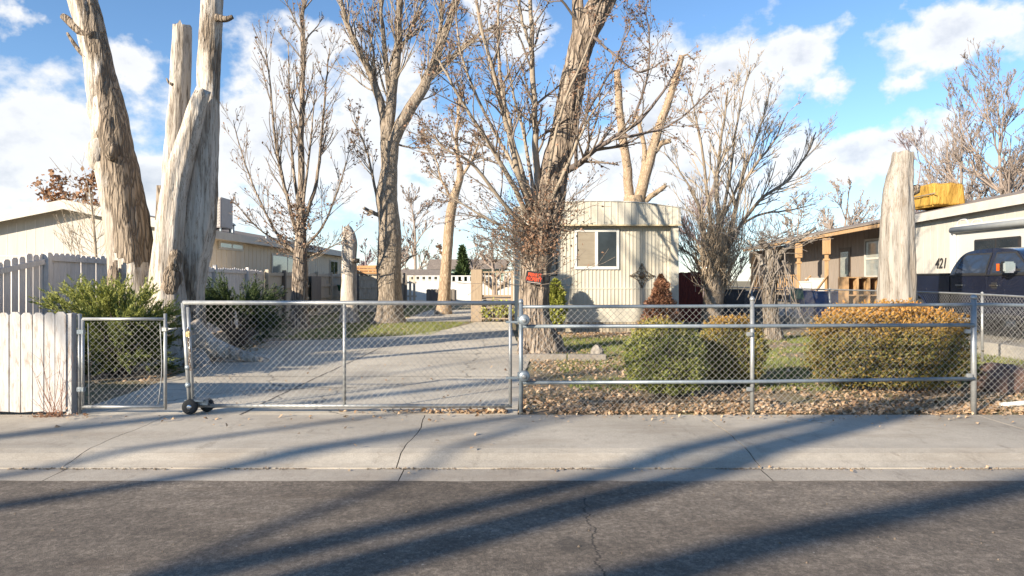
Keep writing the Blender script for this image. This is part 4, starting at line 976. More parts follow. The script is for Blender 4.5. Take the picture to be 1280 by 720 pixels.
# walk gate
t = thing('walk_gate', 'small chain link walk gate beside the white board fence', 'gate', (-4.35, 7.62, 0))
fr = MB()
x0, x1, z0, z1 = -4.79, -3.87, .085, 1.065
for a, b in (((x0,7.62,z0-.03),(x0,7.62,z1)),((x1,7.62,z0-.03),(x1,7.62,z1+.06)),((x0,7.62,z1),(x1,7.62,z1)),((x0,7.62,z0),(x1,7.62,z0))): pipe(fr, a, b, .018)
fr.build('frame', galv, t)
ch = MB(); chain(ch, (x0+.06, 7.62), (x1-.03, 7.62), z0+.02, z1-.03); ch.build('chain_link', wire, t)
tb = MB(); tb.tube([(x0+.075,7.612,z0+.03),(x0+.062,7.612,z1-.05)], .005, 6); tb.build('tension_bar', galv, t); tb = MB(); tb.tube(smooth_path([(x1-.075,7.612,z0+.03),(x1-.035,7.612,.5),(x1-.055,7.612,z1-.05)], 8), .005, 6); tb.build('tension_bar', galv, t)
pm = MB(); pipe(pm, (-4.84, 7.64, 0), (-4.84, 7.64, 1.12), .022); pm.build('post', galv, t)
for z in (.28, .92):
    hg = MB(); hg.box(-4.85, -4.77, 7.60, 7.645, z-.025, z+.025); hg.build('hinge', galv_dark, t, bevel=.005)
lt = MB(); lt.tube([(x1,7.61,.95),(x1+.13,7.61,.96)], .009, 8); lt.box(x1-.025, x1+.025, 7.59, 7.65, .93, .97); lt.build('latch', galv, t)

# rolling driveway gate
GYY = 7.68
t = thing('rolling_gate', 'wide chain link rolling gate across the driveway', 'gate', (-1.8, GYY, 0))
fr = MB(); zt, zb = 1.245, .085
pipe(fr, (-3.70, GYY, zt), (.03, GYY, zt-.005), .0245, 12); fr.build('top_rail', galv, t)
fr = MB(); pipe(fr, (-3.60, GYY, zb), (.0, GYY, zb), .022, 12); fr.build('bottom_rail', galv, t)
for a, b in (((-3.70, zt+.0), (-3.62, .05)), ((-3.645, zt-.05), (-3.585, .09)), ((-1.885, zt), (-1.885, zb)), ((-.02, zt), (-.02, .06))):
    fr = MB(); pipe(fr, (a[0], GYY, a[1]), (b[0], GYY, b[1]), .024 if a[0] < -3.68 else .019, 12); fr.build('upright', galv, t)
ch = MB(); chain(ch, (-3.57, GYY-.03), (-.03, GYY-.03), zb-.01, zt-.02); ch.build('chain_link', wire, t)
for xx, yy, r, w in ((-3.58, GYY-.09, .085, .05), (-3.46, GYY+.07, .075, .05)):
    m2 = MB(); m2.lathe([(r*.62, yy-w/2), (r*.95, yy-w/2), (r, yy-w/4), (r, yy+w/4), (r*.95, yy+w/2), (r*.62, yy+w/2)], xx, r+.005, 24, 1)
    wl = MB(); wl.lathe([(r*.15, yy-w*.62), (r*.3, yy-w*.6), (r*.33, yy-w*.35), (r*.6, yy-w*.3), (r*.6, yy+w*.3), (r*.2, yy+w*.5)], xx, r+.005, 20, 1)
    o = m2.build('wheel', rubber, t); wl.build('rim', chrome, o)
br = MB(); br.box(-3.66, -3.40, GYY-.055, GYY-.03, .10, .16); br.box(-3.60, -3.43, GYY-.10, GYY+.09, .145, .165); br.tube([(-3.58,GYY-.12,.09),(-3.58,GYY-.02,.09)], .012, 8); br.tube([(-3.46,GYY,.08),(-3.46,GYY+.1,.08)], .012, 8); br.build('wheel_bracket', galv_dark, t, bevel=.003)
for z in (.32, .52): 
    hb = MB(); hb.lathe([(.034, z-.025), (.038, z), (.034, z+.025)], -3.675+.02*(1.245-z)/1.1+.02, GYY, 12); hb.build('clamp', galv_dark, t)
# chain and padlock
t = thing('padlock', 'rusty chain and brass padlock hanging on the end of the rolling gate', 'padlock', (-3.61, GYY-.06, .6))
lk = MB(); lk.box(-3.635, -3.585, GYY-.085, GYY-.06, .865, .925); lk.build('lock_body', brass, t, bevel=.006)
sh = MB(); sh.tube([(-3.626,GYY-.072,.925),(-3.626,GYY-.072,.955),(-3.61,GYY-.072,.972),(-3.594,GYY-.072,.955),(-3.594,GYY-.072,.925)], .005, 8); sh.build('shackle', chrome, t)
cn = MB()
for k in range(16):
    z = .955-k*.03; xx = -3.612+.008*math.sin(k*.9)+.0015*k; a = np.arange(9)*2*np.pi/8
    if k % 2: P_ = np.stack([xx+.010*np.cos(a), GYY-.065+0*a, z+.019*np.sin(a)], 1)
    else: P_ = np.stack([xx+0*a, GYY-.065+.010*np.cos(a), z+.019*np.sin(a)], 1)
    cn.tube(P_, .0042, 6, caps=False)
cn.build('chain', rust, t)

# front chain link fence
FY = 7.62
t = thing('front_chain_link_fence', 'galvanised chain link fence with three rails along the pavement', 'fence', (3, FY, 0))
ft_, fm_, fb_ = MB(), MB(), MB()
ft_.tube(smooth_path([(.11, FY, 1.20), (2.6, FY, 1.21), (5.15, FY, 1.225), (5.5, FY, 1.222), (6.6, FY, 1.195), (9.3, FY-.05, 1.15)], 40), .0185, 12); ft_.build('top_rail', galv_dark, t)
fm_.tube([(.12, FY-.04, .985), (2.65, FY-.042, .99), (5.13, FY-.04, 1.0)], .0205, 12); fm_.build('middle_rail', galv_dark, t)
fb_.tube([(.12, FY-.04, .36), (2.65, FY-.042, .372), (5.13, FY-.04, .405)], .0205, 12); fb_.build('lower_rail', galv_dark, t)
ch = MB(); chain(ch, (.10, FY+.02), (5.16, FY+.02), .035, 1.19); chain(ch, (5.17, FY+.02), (9.3, FY-.03), .035, 1.19, za=.02, zb=-.05); ch.build('chain_link', wire, t)
for x, h, r, m_ in ((.10, 1.24, .024, galv_dark), (2.68, 1.27, .024, galv), (5.15, 1.29, .03, galv), (7.4, 1.2, .024, galv)):
    pm = MB(); pm.tube([(x, FY-.004, -.05), (x, FY-.004, h)], r, 14); pm.lathe([(r*1.15, h), (r*1.2, h+.02), (r*.7, h+.045), (.002, h+.05)], x, FY-.004, 14); pm.build('post', m_, t)
for z in (1.06, .44):
    rw = MB(); rw.lathe([(.02, FY-.14), (.055, FY-.135), (.062, FY-.12), (.05, FY-.105), (.05, FY-.09), (.062, FY-.075), (.055, FY-.06), (.02, FY-.055)], .135, z, 24, 1); o = rw.build('guide_roller', galv_dark, t)
    hb = MB(); hb.lathe([(.012, FY-.15), (.024, FY-.148), (.022, FY-.14)], .135, z, 14, 1); hb.build('hub', galv, o)
    rb = MB(); rb.box(.06, .15, FY-.05, FY+.03, z-.03, z+.03); rb.box(-.07, .07, FY-.04, FY-.02, z-.04, z-.015); rb.build('roller_bracket', galv_dark, t, bevel=.004)
for x, z in ((2.64, .90), (2.64, .29), (5.06, .93), (5.08, .44)):
    bk = MB(); bk.box(x-.04, x+.03, FY-.06, FY-.03, z-.022, z+.022); bk.build('clamp', galv, t, bevel=.006)

# side boundary chain link fence
BX = 8.6
t = thing('boundary_chain_link_fence', 'chain link boundary fence running back beside the dark pickup', 'fence', (BX, 18, 0))
ch = MB(); chain(ch, (BX, 7.7), (BX, 22), .06, 1.22, .055, .0021); chain(ch, (BX, 22), (BX, 33.5), .06, 1.2, .075, .003); ch.build('chain_link', wire, t)
rl = MB(); rl.tube(smooth_path([(BX, 7.7, 1.17), (BX, 10, 1.19), (BX, 12.5, 1.235), (BX, 16, 1.245), (BX, 33.5, 1.21)], 24), .018, 10); rl.build('top_rail', galv, t)
for y in (9.6, 12.5, 15.5, 18.5, 21.5, 24.5, 27.5, 30.5, 33.5):
    pm = MB(); pm.tube([(BX+.01, y, -.05), (BX+.01, y, 1.25)], .024, 10); pm.lathe([(.027, 1.25), (.027, 1.27), (.002, 1.29)], BX+.01, y, 10); pm.build('post', galv, t)

# tall board fence on the left boundary
BLX = -8.5
t = thing('tall_board_fence', 'tall greyed board fence running back behind the dead tree', 'fence', (BLX, 15, 0))
bd = MB()
def ztop(y):
    if y < 12.4: return 2.0-.175*(12.4-y)
    return 2.0-.0105*(y-12.4)
def board_run(mb, ya, yb, w, x=BLX, dz=0, gap=.008):
    y = ya
    while y < yb-.05:
        ww = w+rng.normal(0, .004); z = ztop(y+ww/2)+dz+rng.normal(0, .012); e = .035
        mb.prism([(y, .02), (y+ww, .02), (y+ww, z-e), (y+ww-.035, z), (y+.035, z), (y, z-e)], 0, x-.01+rng.uniform(-.003, .003), x+.01)
        y += ww+gap+(.012 if rng.random() < .08 else 0)
board_run(bd, 8.2, 12.33, .155, gap=.014); board_run(bd, 12.5, 17.0, .15); board_run(bd, 17.0, 23.2, .15, dz=-.06)
bd.build('boards', grey_paint, t)
for ya, yb, d0, d1 in ((8.2, 12.35, -.16, -.16), (12.45, 16.9, -.10, -.10), (17.1, 23.2, -.16, -.16)):
    for off in (0, -1.35):
        rl = MB(); rl.bar((BLX+.035, ya, ztop(ya)+d0+off), (BLX+.035, yb, ztop(yb)+d1+off), .045, .09); rl.build('rail', grey_paint, t)
for y in (9.9, 12.41, 14.7, 17.0, 19.4, 21.8):
    pm = MB(); pm.box(BLX+.012, BLX+.105, y-.05, y+.05, 0, ztop(y)+.0); pm.build('post', grey_paint, t, bevel=.006)
# patched cream fence beyond, in front of the left house
t = thing('patched_cream_fence', 'patched cream plank fence with shelves on the left behind the upright bare tree', 'fence', (-8.45, 27, 0))
bd = MB(); y = 23.3
while y < 34:
    w = .19; h = 1.78+rng.normal(0, .03)
    bd.box(-8.46, -8.44, y, y+w, .02, h); y += w+.006
bd.build('boards', cream_wood, t)
for y in (23.35, 25.1, 27.2, 29.3, 31.6, 33.9):
    pm = MB(); pm.box(-8.43, -8.31, y-.06, y+.06, 0, 1.86); pm.build('post', cream_wood if rng.random() < .6 else grey_wood, t)
for z in (.75, 1.25, 1.7):
    sh = MB(); sh.bar((-8.40, 23.4, z), (-8.40, 33.9, z), .05, .10); sh.build('rail', cream_wood, t)
pg = MB(); pg.box(-8.30, -8.27, 28.2, 29.6, .3, 1.66); pg.build('patch_board', grey_wood, t)
for k, (y, z, s_, m_) in enumerate(((24.2, 1.15, .13, white_plastic), (26.3, 1.28, .12, cream_wood), (32.7, 1.12, .14, green_plastic))):
    m2 = MB(); m2.lathe([(s_*.65, z-s_), (s_, z+s_*.8), (s_*1.08, z+s_)], -8.22, y, 14)
    o = m2.build('wall_planter', m_, None, (-8.22, y, z)); tag(o, ('white plant pot hung on the patched cream fence', 'cream plant pot hung on the patched cream fence beyond the upright tree', 'green plant pot hung on the cream planks left of the scarred trunk')[k], 'plant pot')
# grey fence behind forked tree
t = thing('grey_plank_fence', 'dark weathered plank fence running behind the scarred forked tree', 'fence', (-7.5, 34.2, 0))
bd = MB()
for k in range(14):
    x = -8.3+k*.2; bd.box(x, x+.185, 34.2+k*.12, 34.23+k*.12, .02, 2.25-.03*k+rng.normal(0, .03))
bd.build('boards', grey_wood, t)
rl = MB(); rl.bar((-8.3, 34.17, 1.5), (-5.55, 35.8, 1.3), .05, .1); rl.build('rail', grey_wood, t)

# small shed-side with planks piled on top
t = thing('garden_shed', 'small cream plank shed between the post trunk and the scarred trunk', 'shed', (-6.9, 31.5, 0))
sdm = MB(); x = -7.05
while x < -6.1: sdm.box(x, x+.18, 31.5, 31.53, .02, 1.72+rng.normal(0, .01)); x += .186
sdm.box(-7.05, -6.12, 31.53, 33.2, .02, 1.70); sdm.build('wall', cream_wood, t)
for z in (.62, 1.12, 1.5):
    b2 = MB(); b2.box(-7.06, -6.1, 31.47, 31.497, z, z+.07); b2.build('batten', cream_wood, t)
rf = MB(); rf.box(-7.15, -6.05, 31.4, 33.3, 1.74, 1.79); rf.build('roof', grey_wood, t)
for k in range(9):
    pl = MB(); z = 1.80+.066*(k//3 if k < 9 else 0)*2; a = rng.normal(0, .06)
    yy = 31.5+(k % 3)*.28
    pl.bar((-7.18+rng.normal(0, .08), yy+a, z+.05), (-6.02+rng.normal(0, .1), yy-a, z+.04+rng.normal(0, .015)), .24, .10)
    o = pl.build('loose_plank', plank_wood, None, (-6.6, yy, z))
    tag(o, 'one of the orange brown planks heaped on the small cream shed', 'plank', 'planks heaped on the shed')

# far white fence
t = thing('far_white_fence', 'bright white slotted fence across the far end of the yard', 'fence', (-4, 48, 0))
bd = MB(); x = -8.2
while x < .2:
    bd.box(x, x+.30, 48, 48.03, .05, 1.42); x += .304
sl = MB(); x = -8.2
while x < .2:
    sl.box(x, x+.22, 48.0, 48.03, 1.425, 1.74); x += .42
tp = MB(); tp.box(-8.2, .2, 47.98, 48.05, 1.74, 1.82)
bd.build('boards', white_vinyl, t); sl.build('slats', white_vinyl, t); tp.build('rail', white_vinyl, t)
t = thing('picket_gate', 'short grey picket section beside the scarred forked trunk', 'fence', (-6.9, 40, 0))
bd = MB()
for k in range(11): bd.box(-8.2+k*.24, -8.06+k*.24, 40, 40.03, .05, 1.75+rng.normal(0, .03))
bd.build('pickets', cream_wood, t); rl = MB(); rl.box(-8.2, -5.6, 40.03, 40.08, .5, .6); rl.box(-8.2, -5.6, 40.03, 40.08, 1.3, 1.4); rl.build('rail', cream_wood, t)
t = thing('dark_crate', 'low dark slatted bin standing before the far white fence', 'bin', (-4.2, 41, 0))
bd = MB()
for k in range(8): bd.box(-5.1+k*.21, -4.92+k*.21, 41, 41.03, .05, .95)
bd.build('slats', grey_wood, t); tp = MB(); tp.box(-5.15, -3.4, 41.04, 41.8, .05, .9); tp.build('body', grey_wood, t)
# far shed and green house
t = thing('grey_roof_shed', 'low shed with a dark grey roof behind the far white fence', 'shed', (-8, 56, 0))
b2 = MB(); b2.box(-10.4, -5.4, 56, 59, 0, 1.8); b2.build('wall', off_white, t); rf = MB(); rf.prism([(55.6, 1.75), (59.4, 2.35), (59.4, 2.43), (55.6, 1.83)], 0, -10.7, -5.2); rf.build('roof', shingle, t)
t = thing('green_house', 'pale green house with a brown roof beyond the far white fence', 'house', (-4, 85, 0))
b2 = MB(); b2.box(-10, -1.0, 85, 93, 0, 2.9); b2.build('wall', pale_green, t)
rf = MB(); rf.prism([(84.4, 2.85), (89, 4.2), (93.6, 2.85)], 0, -10.6, -.6); rf.build('roof', shingle, t)
for x in (-8.4, -4.0): w_ = MB(); w_.box(x, x+1.4, 84.96, 84.99, 1.3, 2.4); w_.build('window', glass, t)

# ------------------------------------------------------------------ cream mobile home
HY, HX0, HX1 = 19.4, .09, 4.66
t = thing('mobile_home', 'cream ribbed metal mobile home end with one white framed window', 'mobile home', (2.4, HY, 0))
def ribbed(mb, x0, x1, z0f, z1f, y, pitch=.105, depth=.016, z0=None):
    x = x0; k = 0
    while x < x1-.001:
        for (a, b, d) in ((0, .022, 0), (.022, .032, -1), (.032, .052, -1), (.052, .062, 0)): pass
        pr = [(0, 0), (.05, 0), (.058, 1), (.086, 1), (.094, 0), (pitch, 0)]
        for (a, da), (b, db) in zip(pr[:-1], pr[1:]):
            xa, xb = min(x+a, x1), min(x+b, x1)
            if xb-xa < 1e-4: continue
            mb.add([(xa, y-depth*da, z0f(xa)), (xb, y-depth*db, z0f(xb)), (xb, y-depth*db, z1f(xb)), (xa, y-depth*da, z1f(xa))], [(0, 1, 2, 3)])
        x += pitch
cxm = (HX0+HX1)/2; hw = (HX1-HX0)/2+.07
def ztopm(x): return 3.70-.19*abs((x-cxm)/hw)**2.2
wl = MB(); ribbed(wl, HX0, HX1, lambda x: 1.27, lambda x: 3.08, HY); ribbed(wl, HX0, HX1, lambda x: .80, lambda x: 1.25, HY-.004)
wl.box(HX0+.01, HX1-.01, HY+.006, HY+17.5, .3, 3.4); wl.build('wall', cream_metal, t)
bl = MB(); bl.box(HX0-.01, HX1+.01, HY-.028, HY+.002, 1.245, 1.275); bl.build('belt_trim', cream_metal, t)
band = MB(); ribbed(band, HX0-.06, HX1+.07, lambda x: 3.06, ztopm, HY-.26, .19, .014); band.box(HX0-.06, HX1+.07, HY-.258, HY-.03, 3.055, 3.075); band.build('fascia_band', cream_metal, t)
tr = MB(); tr.box(HX0-.08, HX1+.09, HY-.29, HY-.245, 3.02, 3.055); tr.build('drip_edge', tan_trim, t)
xs = np.linspace(HX0-.07, HX1+.08, 17)
rf = MB(); rf.prism([(x, ztopm(x)+.03) for x in xs]+[(x, ztopm(x)+.004) for x in xs[::-1]], 1, HY-.29, HY+17.6); rf.build('roof', roof_metal, t)
bd = MB(); bd.prism([(x, ztopm(x)) for x in xs[1:-1]]+[(xs[-2], 3.3), (xs[1], 3.3)], 1, HY-.24, HY+17.5); bd.build('attic', cream_metal, t)
for x in (HX0, HX1-.16):
    cb = MB(); cb.box(x-.02, x+.20, HY-.16, HY-.02, .25, 3.03); cb.build('corner_post', cream_metal, t, bevel=.008)
sk = MB(); x = HX0+.04
while x < HX1-.03: sk.box(x, x+.085, HY+.02+rng.uniform(0, .004), HY+.045, .0, .78); x += .098
sk.build('skirting', skirt_tan, t)
cp = MB(); cp.box(HX0, HX1, HY-.01, HY+.05, .775, .805); cp.build('skirt_cap', skirt_tan, t)
bk = MB(); bk.box(HX0+.03, HX1-.03, HY+.05, HY+17.4, 0, .77); bk.build('foundation', black_iron, t)
# window
x0, x1, z0, z1 = 1.77, 3.04, 1.80, 2.94
fr = MB()
for a in ((x0, x0+.075, z0, z1), (x1-.075, x1, z0, z1), (x0+.075, x1-.075, z1-.075, z1), (x0+.075, x1-.075, z0, z0+.085), ((x0+x1)/2-.05, (x0+x1)/2+.035, z0+.085, z1-.075)):
    fr.box(a[0], a[1], HY-.06, HY-.012, a[2], a[3])
wn = fr.build('window', white_vinyl, t, bevel=.006)
pn = MB(); pn.box(x0+.07, (x0+x1)/2-.045, HY-.032, HY-.026, z0+.08, z1-.07); pn.build('pane', curtain, wn, label='left pane backed by a tan blind')
pn = MB(); pn.box((x0+x1)/2+.03, x1-.07, HY-.040, HY-.034, z0+.08, z1-.07); pn.build('pane', glass, wn, label='dark right pane')
# extra left-of-trunk white corner, decor
def wrought(t, c, s_):
    mb = MB()
    def arc(cx, cz, r, a0, a1): 
        a = np.linspace(a0, a1, 12); mb.tube(np.stack([c[0]+cx+r*np.cos(a), 0*a+c[1], c[2]+cz+r*np.sin(a)], 1), .009*s_/.3, 6)
    for k in range(4):
        q = k*math.pi/2; ca, sa = math.cos(q), math.sin(q)
        mb.tube([(c[0], c[1], c[2]), (c[0]+ca*s_, c[1], c[2]+sa*s_)], .010, 6)
        e = q+math.pi/4; mb.tube([(c[0]+ca*s_, c[1], c[2]+sa*s_), (c[0]+math.cos(e)*s_*.52, c[1], c[2]+math.sin(e)*s_*.52), (c[0]-sa*s_, c[1], c[2]+ca*s_)], .010, 6)
        arc(ca*s_*.72, sa*s_*.72, s_*.15, 0, 6.3); arc(math.cos(e)*s_*.36, math.sin(e)*s_*.36, s_*.14, 0, 6.3)
        mb.lathe([(.002, c[1]-.012), (.025, c[1]-.008), (.025, c[1]+.008), (.002, c[1]+.012)], c[0]+ca*s_, c[2]+sa*s_, 8, 1)
    mb.lathe([(.002, c[1]-.03), (.07, c[1]-.02), (.09, c[1]), (.002, c[1]+.004)], c[0], c[2], 16, 1)
    return mb
o = wrought(None, np.array((3.68, HY-.05, 1.62)), .33).build('wall_medallion', mat('bronze_iron', (.16, .12, .08), (.10, .075, .05), 9, rough=.5, metal=.4), None, (3.68, HY-.05, 1.62)); tag(o, 'diamond shaped wrought iron medallion on the cream wall', 'wall decoration')
t2 = thing('wall_panel', 'tall dark framed scroll panel on the cream wall beside the trunk', 'wall decoration', (1.15, HY-.05, 1.9))
mb = MB()
for a in ((1.02, 1.05, 1.62, 2.24), (1.25, 1.28, 1.62, 2.24), (1.05, 1.25, 1.62, 1.65), (1.05, 1.25, 2.21, 2.24)): mb.box(a[0], a[1], HY-.06, HY-.03, a[2], a[3])
mb.build('frame', black_iron, t2)
mb = MB()
for k in range(4):
    a = np.linspace(0, 5.2, 12)+k*1.57; r = np.linspace(.075, .03, 12); mb.tube(np.stack([1.15+r*np.cos(a), 0*a+HY-.045, 1.72+.14*k+r*np.sin(a)], 1), .008, 6)
mb.build('scrollwork', black_iron, t2)

# deck with rail and steps
t = thing('wooden_deck', 'tan wooden deck with slatted railing at the left side of the mobile home', 'deck', (-.7, 24.8, 0))
fl = MB()
for k in range(8): fl.box(-1.42, .04, 24.7+k*.42, 25.1+k*.42, .80, .84)
fl.build('floor', tan_wood, t)
pm = MB(); pm.box(-1.48, -1.08, 24.55, 24.95, 0, 1.88); pm.build('post', tan_wood, t, label='boxed tan corner post', bevel=.01)
pm = MB(); pm.box(-.04, .05, 24.6, 24.7, 0, 1.84); pm.build('post', tan_wood, t)
rl = MB(); rl.box(-1.08, -.04, 24.6, 24.72, 1.76, 1.81); rl.build('rail', tan_wood, t); rl = MB(); rl.box(-1.08, -.04, 24.62, 24.70, .90, .96); rl.build('rail', tan_wood, t)
for k in range(7):
    b2 = MB(); x = -1.0+k*.14; b2.box(x, x+.04, 24.64, 24.68, .96, 1.76); b2.build('baluster', tan_wood, t)
for k in range(4):
    stp = MB(); stp.box(-1.08, -.04, 24.50-.06*k, 24.6, .10+.19*(3-k), .14+.19*(3-k)); stp.build('slat_board', tan_wood, t)
bs = MB(); bs.box(-1.05, -.02, 24.72, 24.78, .02, .79); bs.build('skirting', grey_wood, t)
# plants in the deck planter rack
t = thing('dry_plants', 'straggly yellowed plants growing through the deck skirting', 'plant', (-.6, 24.4, 0))
mb = MB(); lv = []
for k in range(14):
    p = np.array((rng.uniform(-1.05, -.05), 24.35, .02)); grow(mb, p, np.array((rng.normal(0, .3), -.05, 1)), .008, rng.uniform(.4, .75), 0, dict(PU, leafn=4, leaf_level=0), lv)
mb.build('stems', twig_tan, t); lf = MB(); leafcloud(lf, lv, .05, .05); lf.build('leaves', arbor_m, t)

# red fence panel
t = thing('red_fence_panel', 'dark red board fence panel between the mobile home and the bare tree', 'fence', (6.2, 24, 0))
bd = MB()
for k in range(7): bd.box(5.78+k*.135, 5.91+k*.135, 24+rng.uniform(0, .006), 24.03, .02, 1.78+rng.normal(0, .01))
bd.build('boards', red_wood, t); rl = MB(); rl.box(5.78, 6.73, 24.035, 24.08, .5, .6); rl.box(5.78, 6.73, 24.035, 24.08, 1.4, 1.5); rl.build('rail', red_wood, t)

# ------------------------------------------------------------------ left house
t = thing('left_house', 'long off white gabled house behind the tall board fence', 'house', (-14.4, 22.4, 0))
LX, LR, LY0, LY1 = -18.8, -10.0, 22.4, 41
rz = 3.98; ez = 3.10
wl = MB(); wl.prism([(LX, .2), (LR, .2), (LR, ez-.1), (-14.4, rz-.1), (LX, ez-.1)], 1, LY0, LY0+.1); wl.build('gable_wall', off_white, t)
gv = MB()
x = LX+.1
while x < LR: 
    zt = min(ez+(rz-ez)*(1-abs(x+14.4)/4.4), rz)-.25; gv.box(x, x+.012, LY0-.006, LY0+.02, .2, zt); x += .305
gv.box(LX, LR, LY0-.008, LY0+.02, 2.28, 2.305); gv.build('battens', grey_paint, t)
wl = MB(); wl.box(LR-.12, LR, LY0+.102, LY1, .2, ez-.05)
y = LY0+.3
wl.build('side_wall', shade_tan_siding, t)
gv = MB()
while y < LY1: gv.box(LR, LR+.012, y, y+.02, .2, ez-.1); y += .4
gv.build('side_battens', shade_tan_siding, t)
rf = MB(); rf.prism([(LX-.4, ez-.08), (-14.4, rz), (LR+.38, ez-.08), (LR+.38, ez), (-14.4, rz+.09), (LX-.4, ez)], 1, LY0-.45, LY1+.4); rf.build('roof', shingle, t)
fa = MB(); fa.prism([(LX-.42, ez-.28), (-14.4, rz-.20), (LR+.40, ez-.28), (LR+.40, ez+.015), (-14.4, rz+.105), (LX-.42, ez+.015)], 1, LY0-.50, LY0-.455); fa.build('fascia', fascia, t)
fa = MB(); fa.box(LR+.385, LR+.42, LY0-.45, LY1+.4, ez-.26, ez+.0); fa.build('eave_board', fascia, t)
so = MB(); so.box(LR+.005, LR+.38, LY0-.4, LY1+.3, ez-.26, ez-.24); so.build('soffit', shade_tan_siding, t)
for ya, yb, za, zb, m_ in ((23.2, 25.3, 2.55, 2.85, shade_glass), (28.3, 32.2, 1.7, 2.6, shade_glass), (37.4, 39, 1.75, 2.6, glass)):
    fr = MB(); fr.box(LR+.01, LR+.05, ya, yb, za, zb); w_ = fr.build('window', fascia, t)
    pn = MB(); pn.box(LR+.052, LR+.06, ya+.1, (ya+yb)/2-.05, za+.08, zb-.08); pn.box(LR+.052, LR+.06, (ya+yb)/2+.05, yb-.1, za+.08, zb-.08); pn.build('pane', m_, w_)
t = thing('roof_cooler', 'tall grey evaporative cooler on the left house roof', 'air cooler', (-10.3, 24, 3.15))
b2 = MB(); b2.box(-10.62, -9.97, 23.4, 24.4, 3.3, 4.35); b2.build('cabinet', unit_grey, t, bevel=.03)
lo = MB()
for k in range(9): lo.box(-10.55, -10.04, 23.385, 23.398, 3.42+k*.1, 3.47+k*.1)
lo.build('louvres', off_white, t)
lg = MB()
for x in (-10.57, -10.07):
    for y in (23.5, 24.3): lg.box(x, x+.05, y, y+.05, 3.02, 3.3)
lg.build('stand', galv_dark, t)
for k, (y, x) in enumerate(((25.2, -10.3), (29.2, -10.5))):
    vp = MB(); vp.tube([(x, y, 3.0), (x, y, 3.5)], .05, 10); vp.lathe([(.09, 3.5), (.11, 3.53), (.02, 3.6)], x, y, 12)
    o = vp.build('roof_vent', galv_dark, None, (x, y, 3.0)); tag(o, ('small vent pipe close behind the grey roof cooler', 'vent pipe farther along the left house roof')[k], 'vent pipe')

# ------------------------------------------------------------------ neighbour's house on the right
t = thing('porch_house', 'white and brown house with a timber porch on the right', 'house', (16, 28, .24))
NX = 14.9
def ez_(y): return 3.95-.0195*(y-19.5)
wl = MB(); wl.prism([(11.5, .3), (25.3, .3), (25.3, ez_(25.3)-.12), (11.5, ez_(11.5)-.12)], 0, NX, NX+.12); wl.build('wall', off_white, t)
gv = MB(); y = 11.6
while y < 25.2: gv.box(NX-.008, NX+.01, y, y+.02, .3, ez_(y)-.15); y += .41
gv.build('battens', fascia, t)
wl = MB(); wl.box(NX+.12, NX+1.7, 25.2, 25.3, .3, 3.7); wl.build('porch_end_wall', grey_siding, t)
wl = MB(); wl.prism([(25.3, .3), (43, .3), (43, ez_(43)+.1), (25.3, ez_(25.3)+.25)], 0, NX+1.7, NX+1.8)
wl.build('porch_wall', grey_siding, t)
gv = MB(); y = 25.6
while y < 42.8: gv.box(NX+1.69, NX+1.705, y, y+.025, .3, ez_(y)+.05); y += .41
gv.build('porch_battens', grey_siding, t)
wl = MB(); wl.box(NX-.0, NX+1.7, 42.0, 42.1, .3, 3.3); wl.build('porch_end_panel', grey_siding, t)
V = []
for y in (11.2, 43.5):
    z = ez_(y); V += [(NX-.3, y, z-.03), (NX-.3, y, z+.03), (NX+4.2, y, z+1.02), (NX+8.6, y, z+.0), (NX+8.6, y, z-.06), (NX+4.2, y, z+.92)]
rf = MB(); rf.add(V, [(0,1,2,5),(5,2,3,4),(11,8,7,6),(10,9,8,11),(1,7,8,2),(2,8,9,3),(0,5,11,6),(5,4,10,11),(0,6,7,1),(4,3,9,10)]); rf.build('roof', shingle, t)
fa = MB(); V = []
for y in (11.2, 25.6): z = ez_(y); V += [(NX-.34, y, z-.27), (NX-.305, y, z-.27), (NX-.305, y, z+.02), (NX-.34, y, z+.02)]
fa.add(V, [(0,1,2,3),(7,6,5,4),(0,4,5,1),(1,5,6,2),(2,6,7,3),(3,7,4,0)]); fa.build('fascia', fascia, t)
fa = MB(); fa.bar((NX-.2, 25.65, ez_(25.65)-.12), (NX-.2, 43.3, ez_(43.3)-.12), .10, .15); fa.build('porch_beam', new_wood, t)
fl = MB(); fl.box(NX-.3, NX+1.7, 25.5, 43, .7, .8); fl.build('porch_floor', tan_wood, t)
for y in (35.0, 31.9, 38.6, 41.8):
    pm = MB(); x = NX-.2; z1 = ez_(y)-.26
    pm.box(x-.07, x+.07, y-.07, y+.07, .8, z1-.75); pm.box(x-.14, x+.14, y-.14, y+.14, z1-.75, z1); pm.box(x-.12, x+.12, y-.12, y+.12, z1-1.05, z1-.95); pm.build('porch_post', new_wood, t, bevel=.012)
rl = MB(); rl.bar((NX-.2, 35.1, 1.75), (NX-.2, 41.8, 1.75), .08, .06); rl.bar((NX-.2, 35.1, 1.0), (NX-.2, 41.8, 1.0), .06, .06)
for k in range(22): rl.box(NX-.22, NX-.18, 35.3+k*.3, 35.35+k*.3, 1.0, 1.74)
rl.build('porch_railing', new_wood, t)
rl = MB(); rl.bar((NX-.2, 33.6, 1.7), (NX-1.5, 32.8, .75), .07, .07); rl.build('stair_rail', new_wood, t)
rl = MB(); rl.bar((NX-.2, 31.8, 1.7), (NX-1.5, 30.5, .75), .07, .07); rl.box(NX-1.56, NX-1.44, 30.4, 30.5, .2, 1.1); rl.build('stair_rail', new_wood, t)
st = MB()
for k in range(3): st.box(NX-.6-.3*k, NX-.3-.3*k, 30.6, 33.0, .24, .62-.16*k)
st.build('stairs', tan_wood, t)
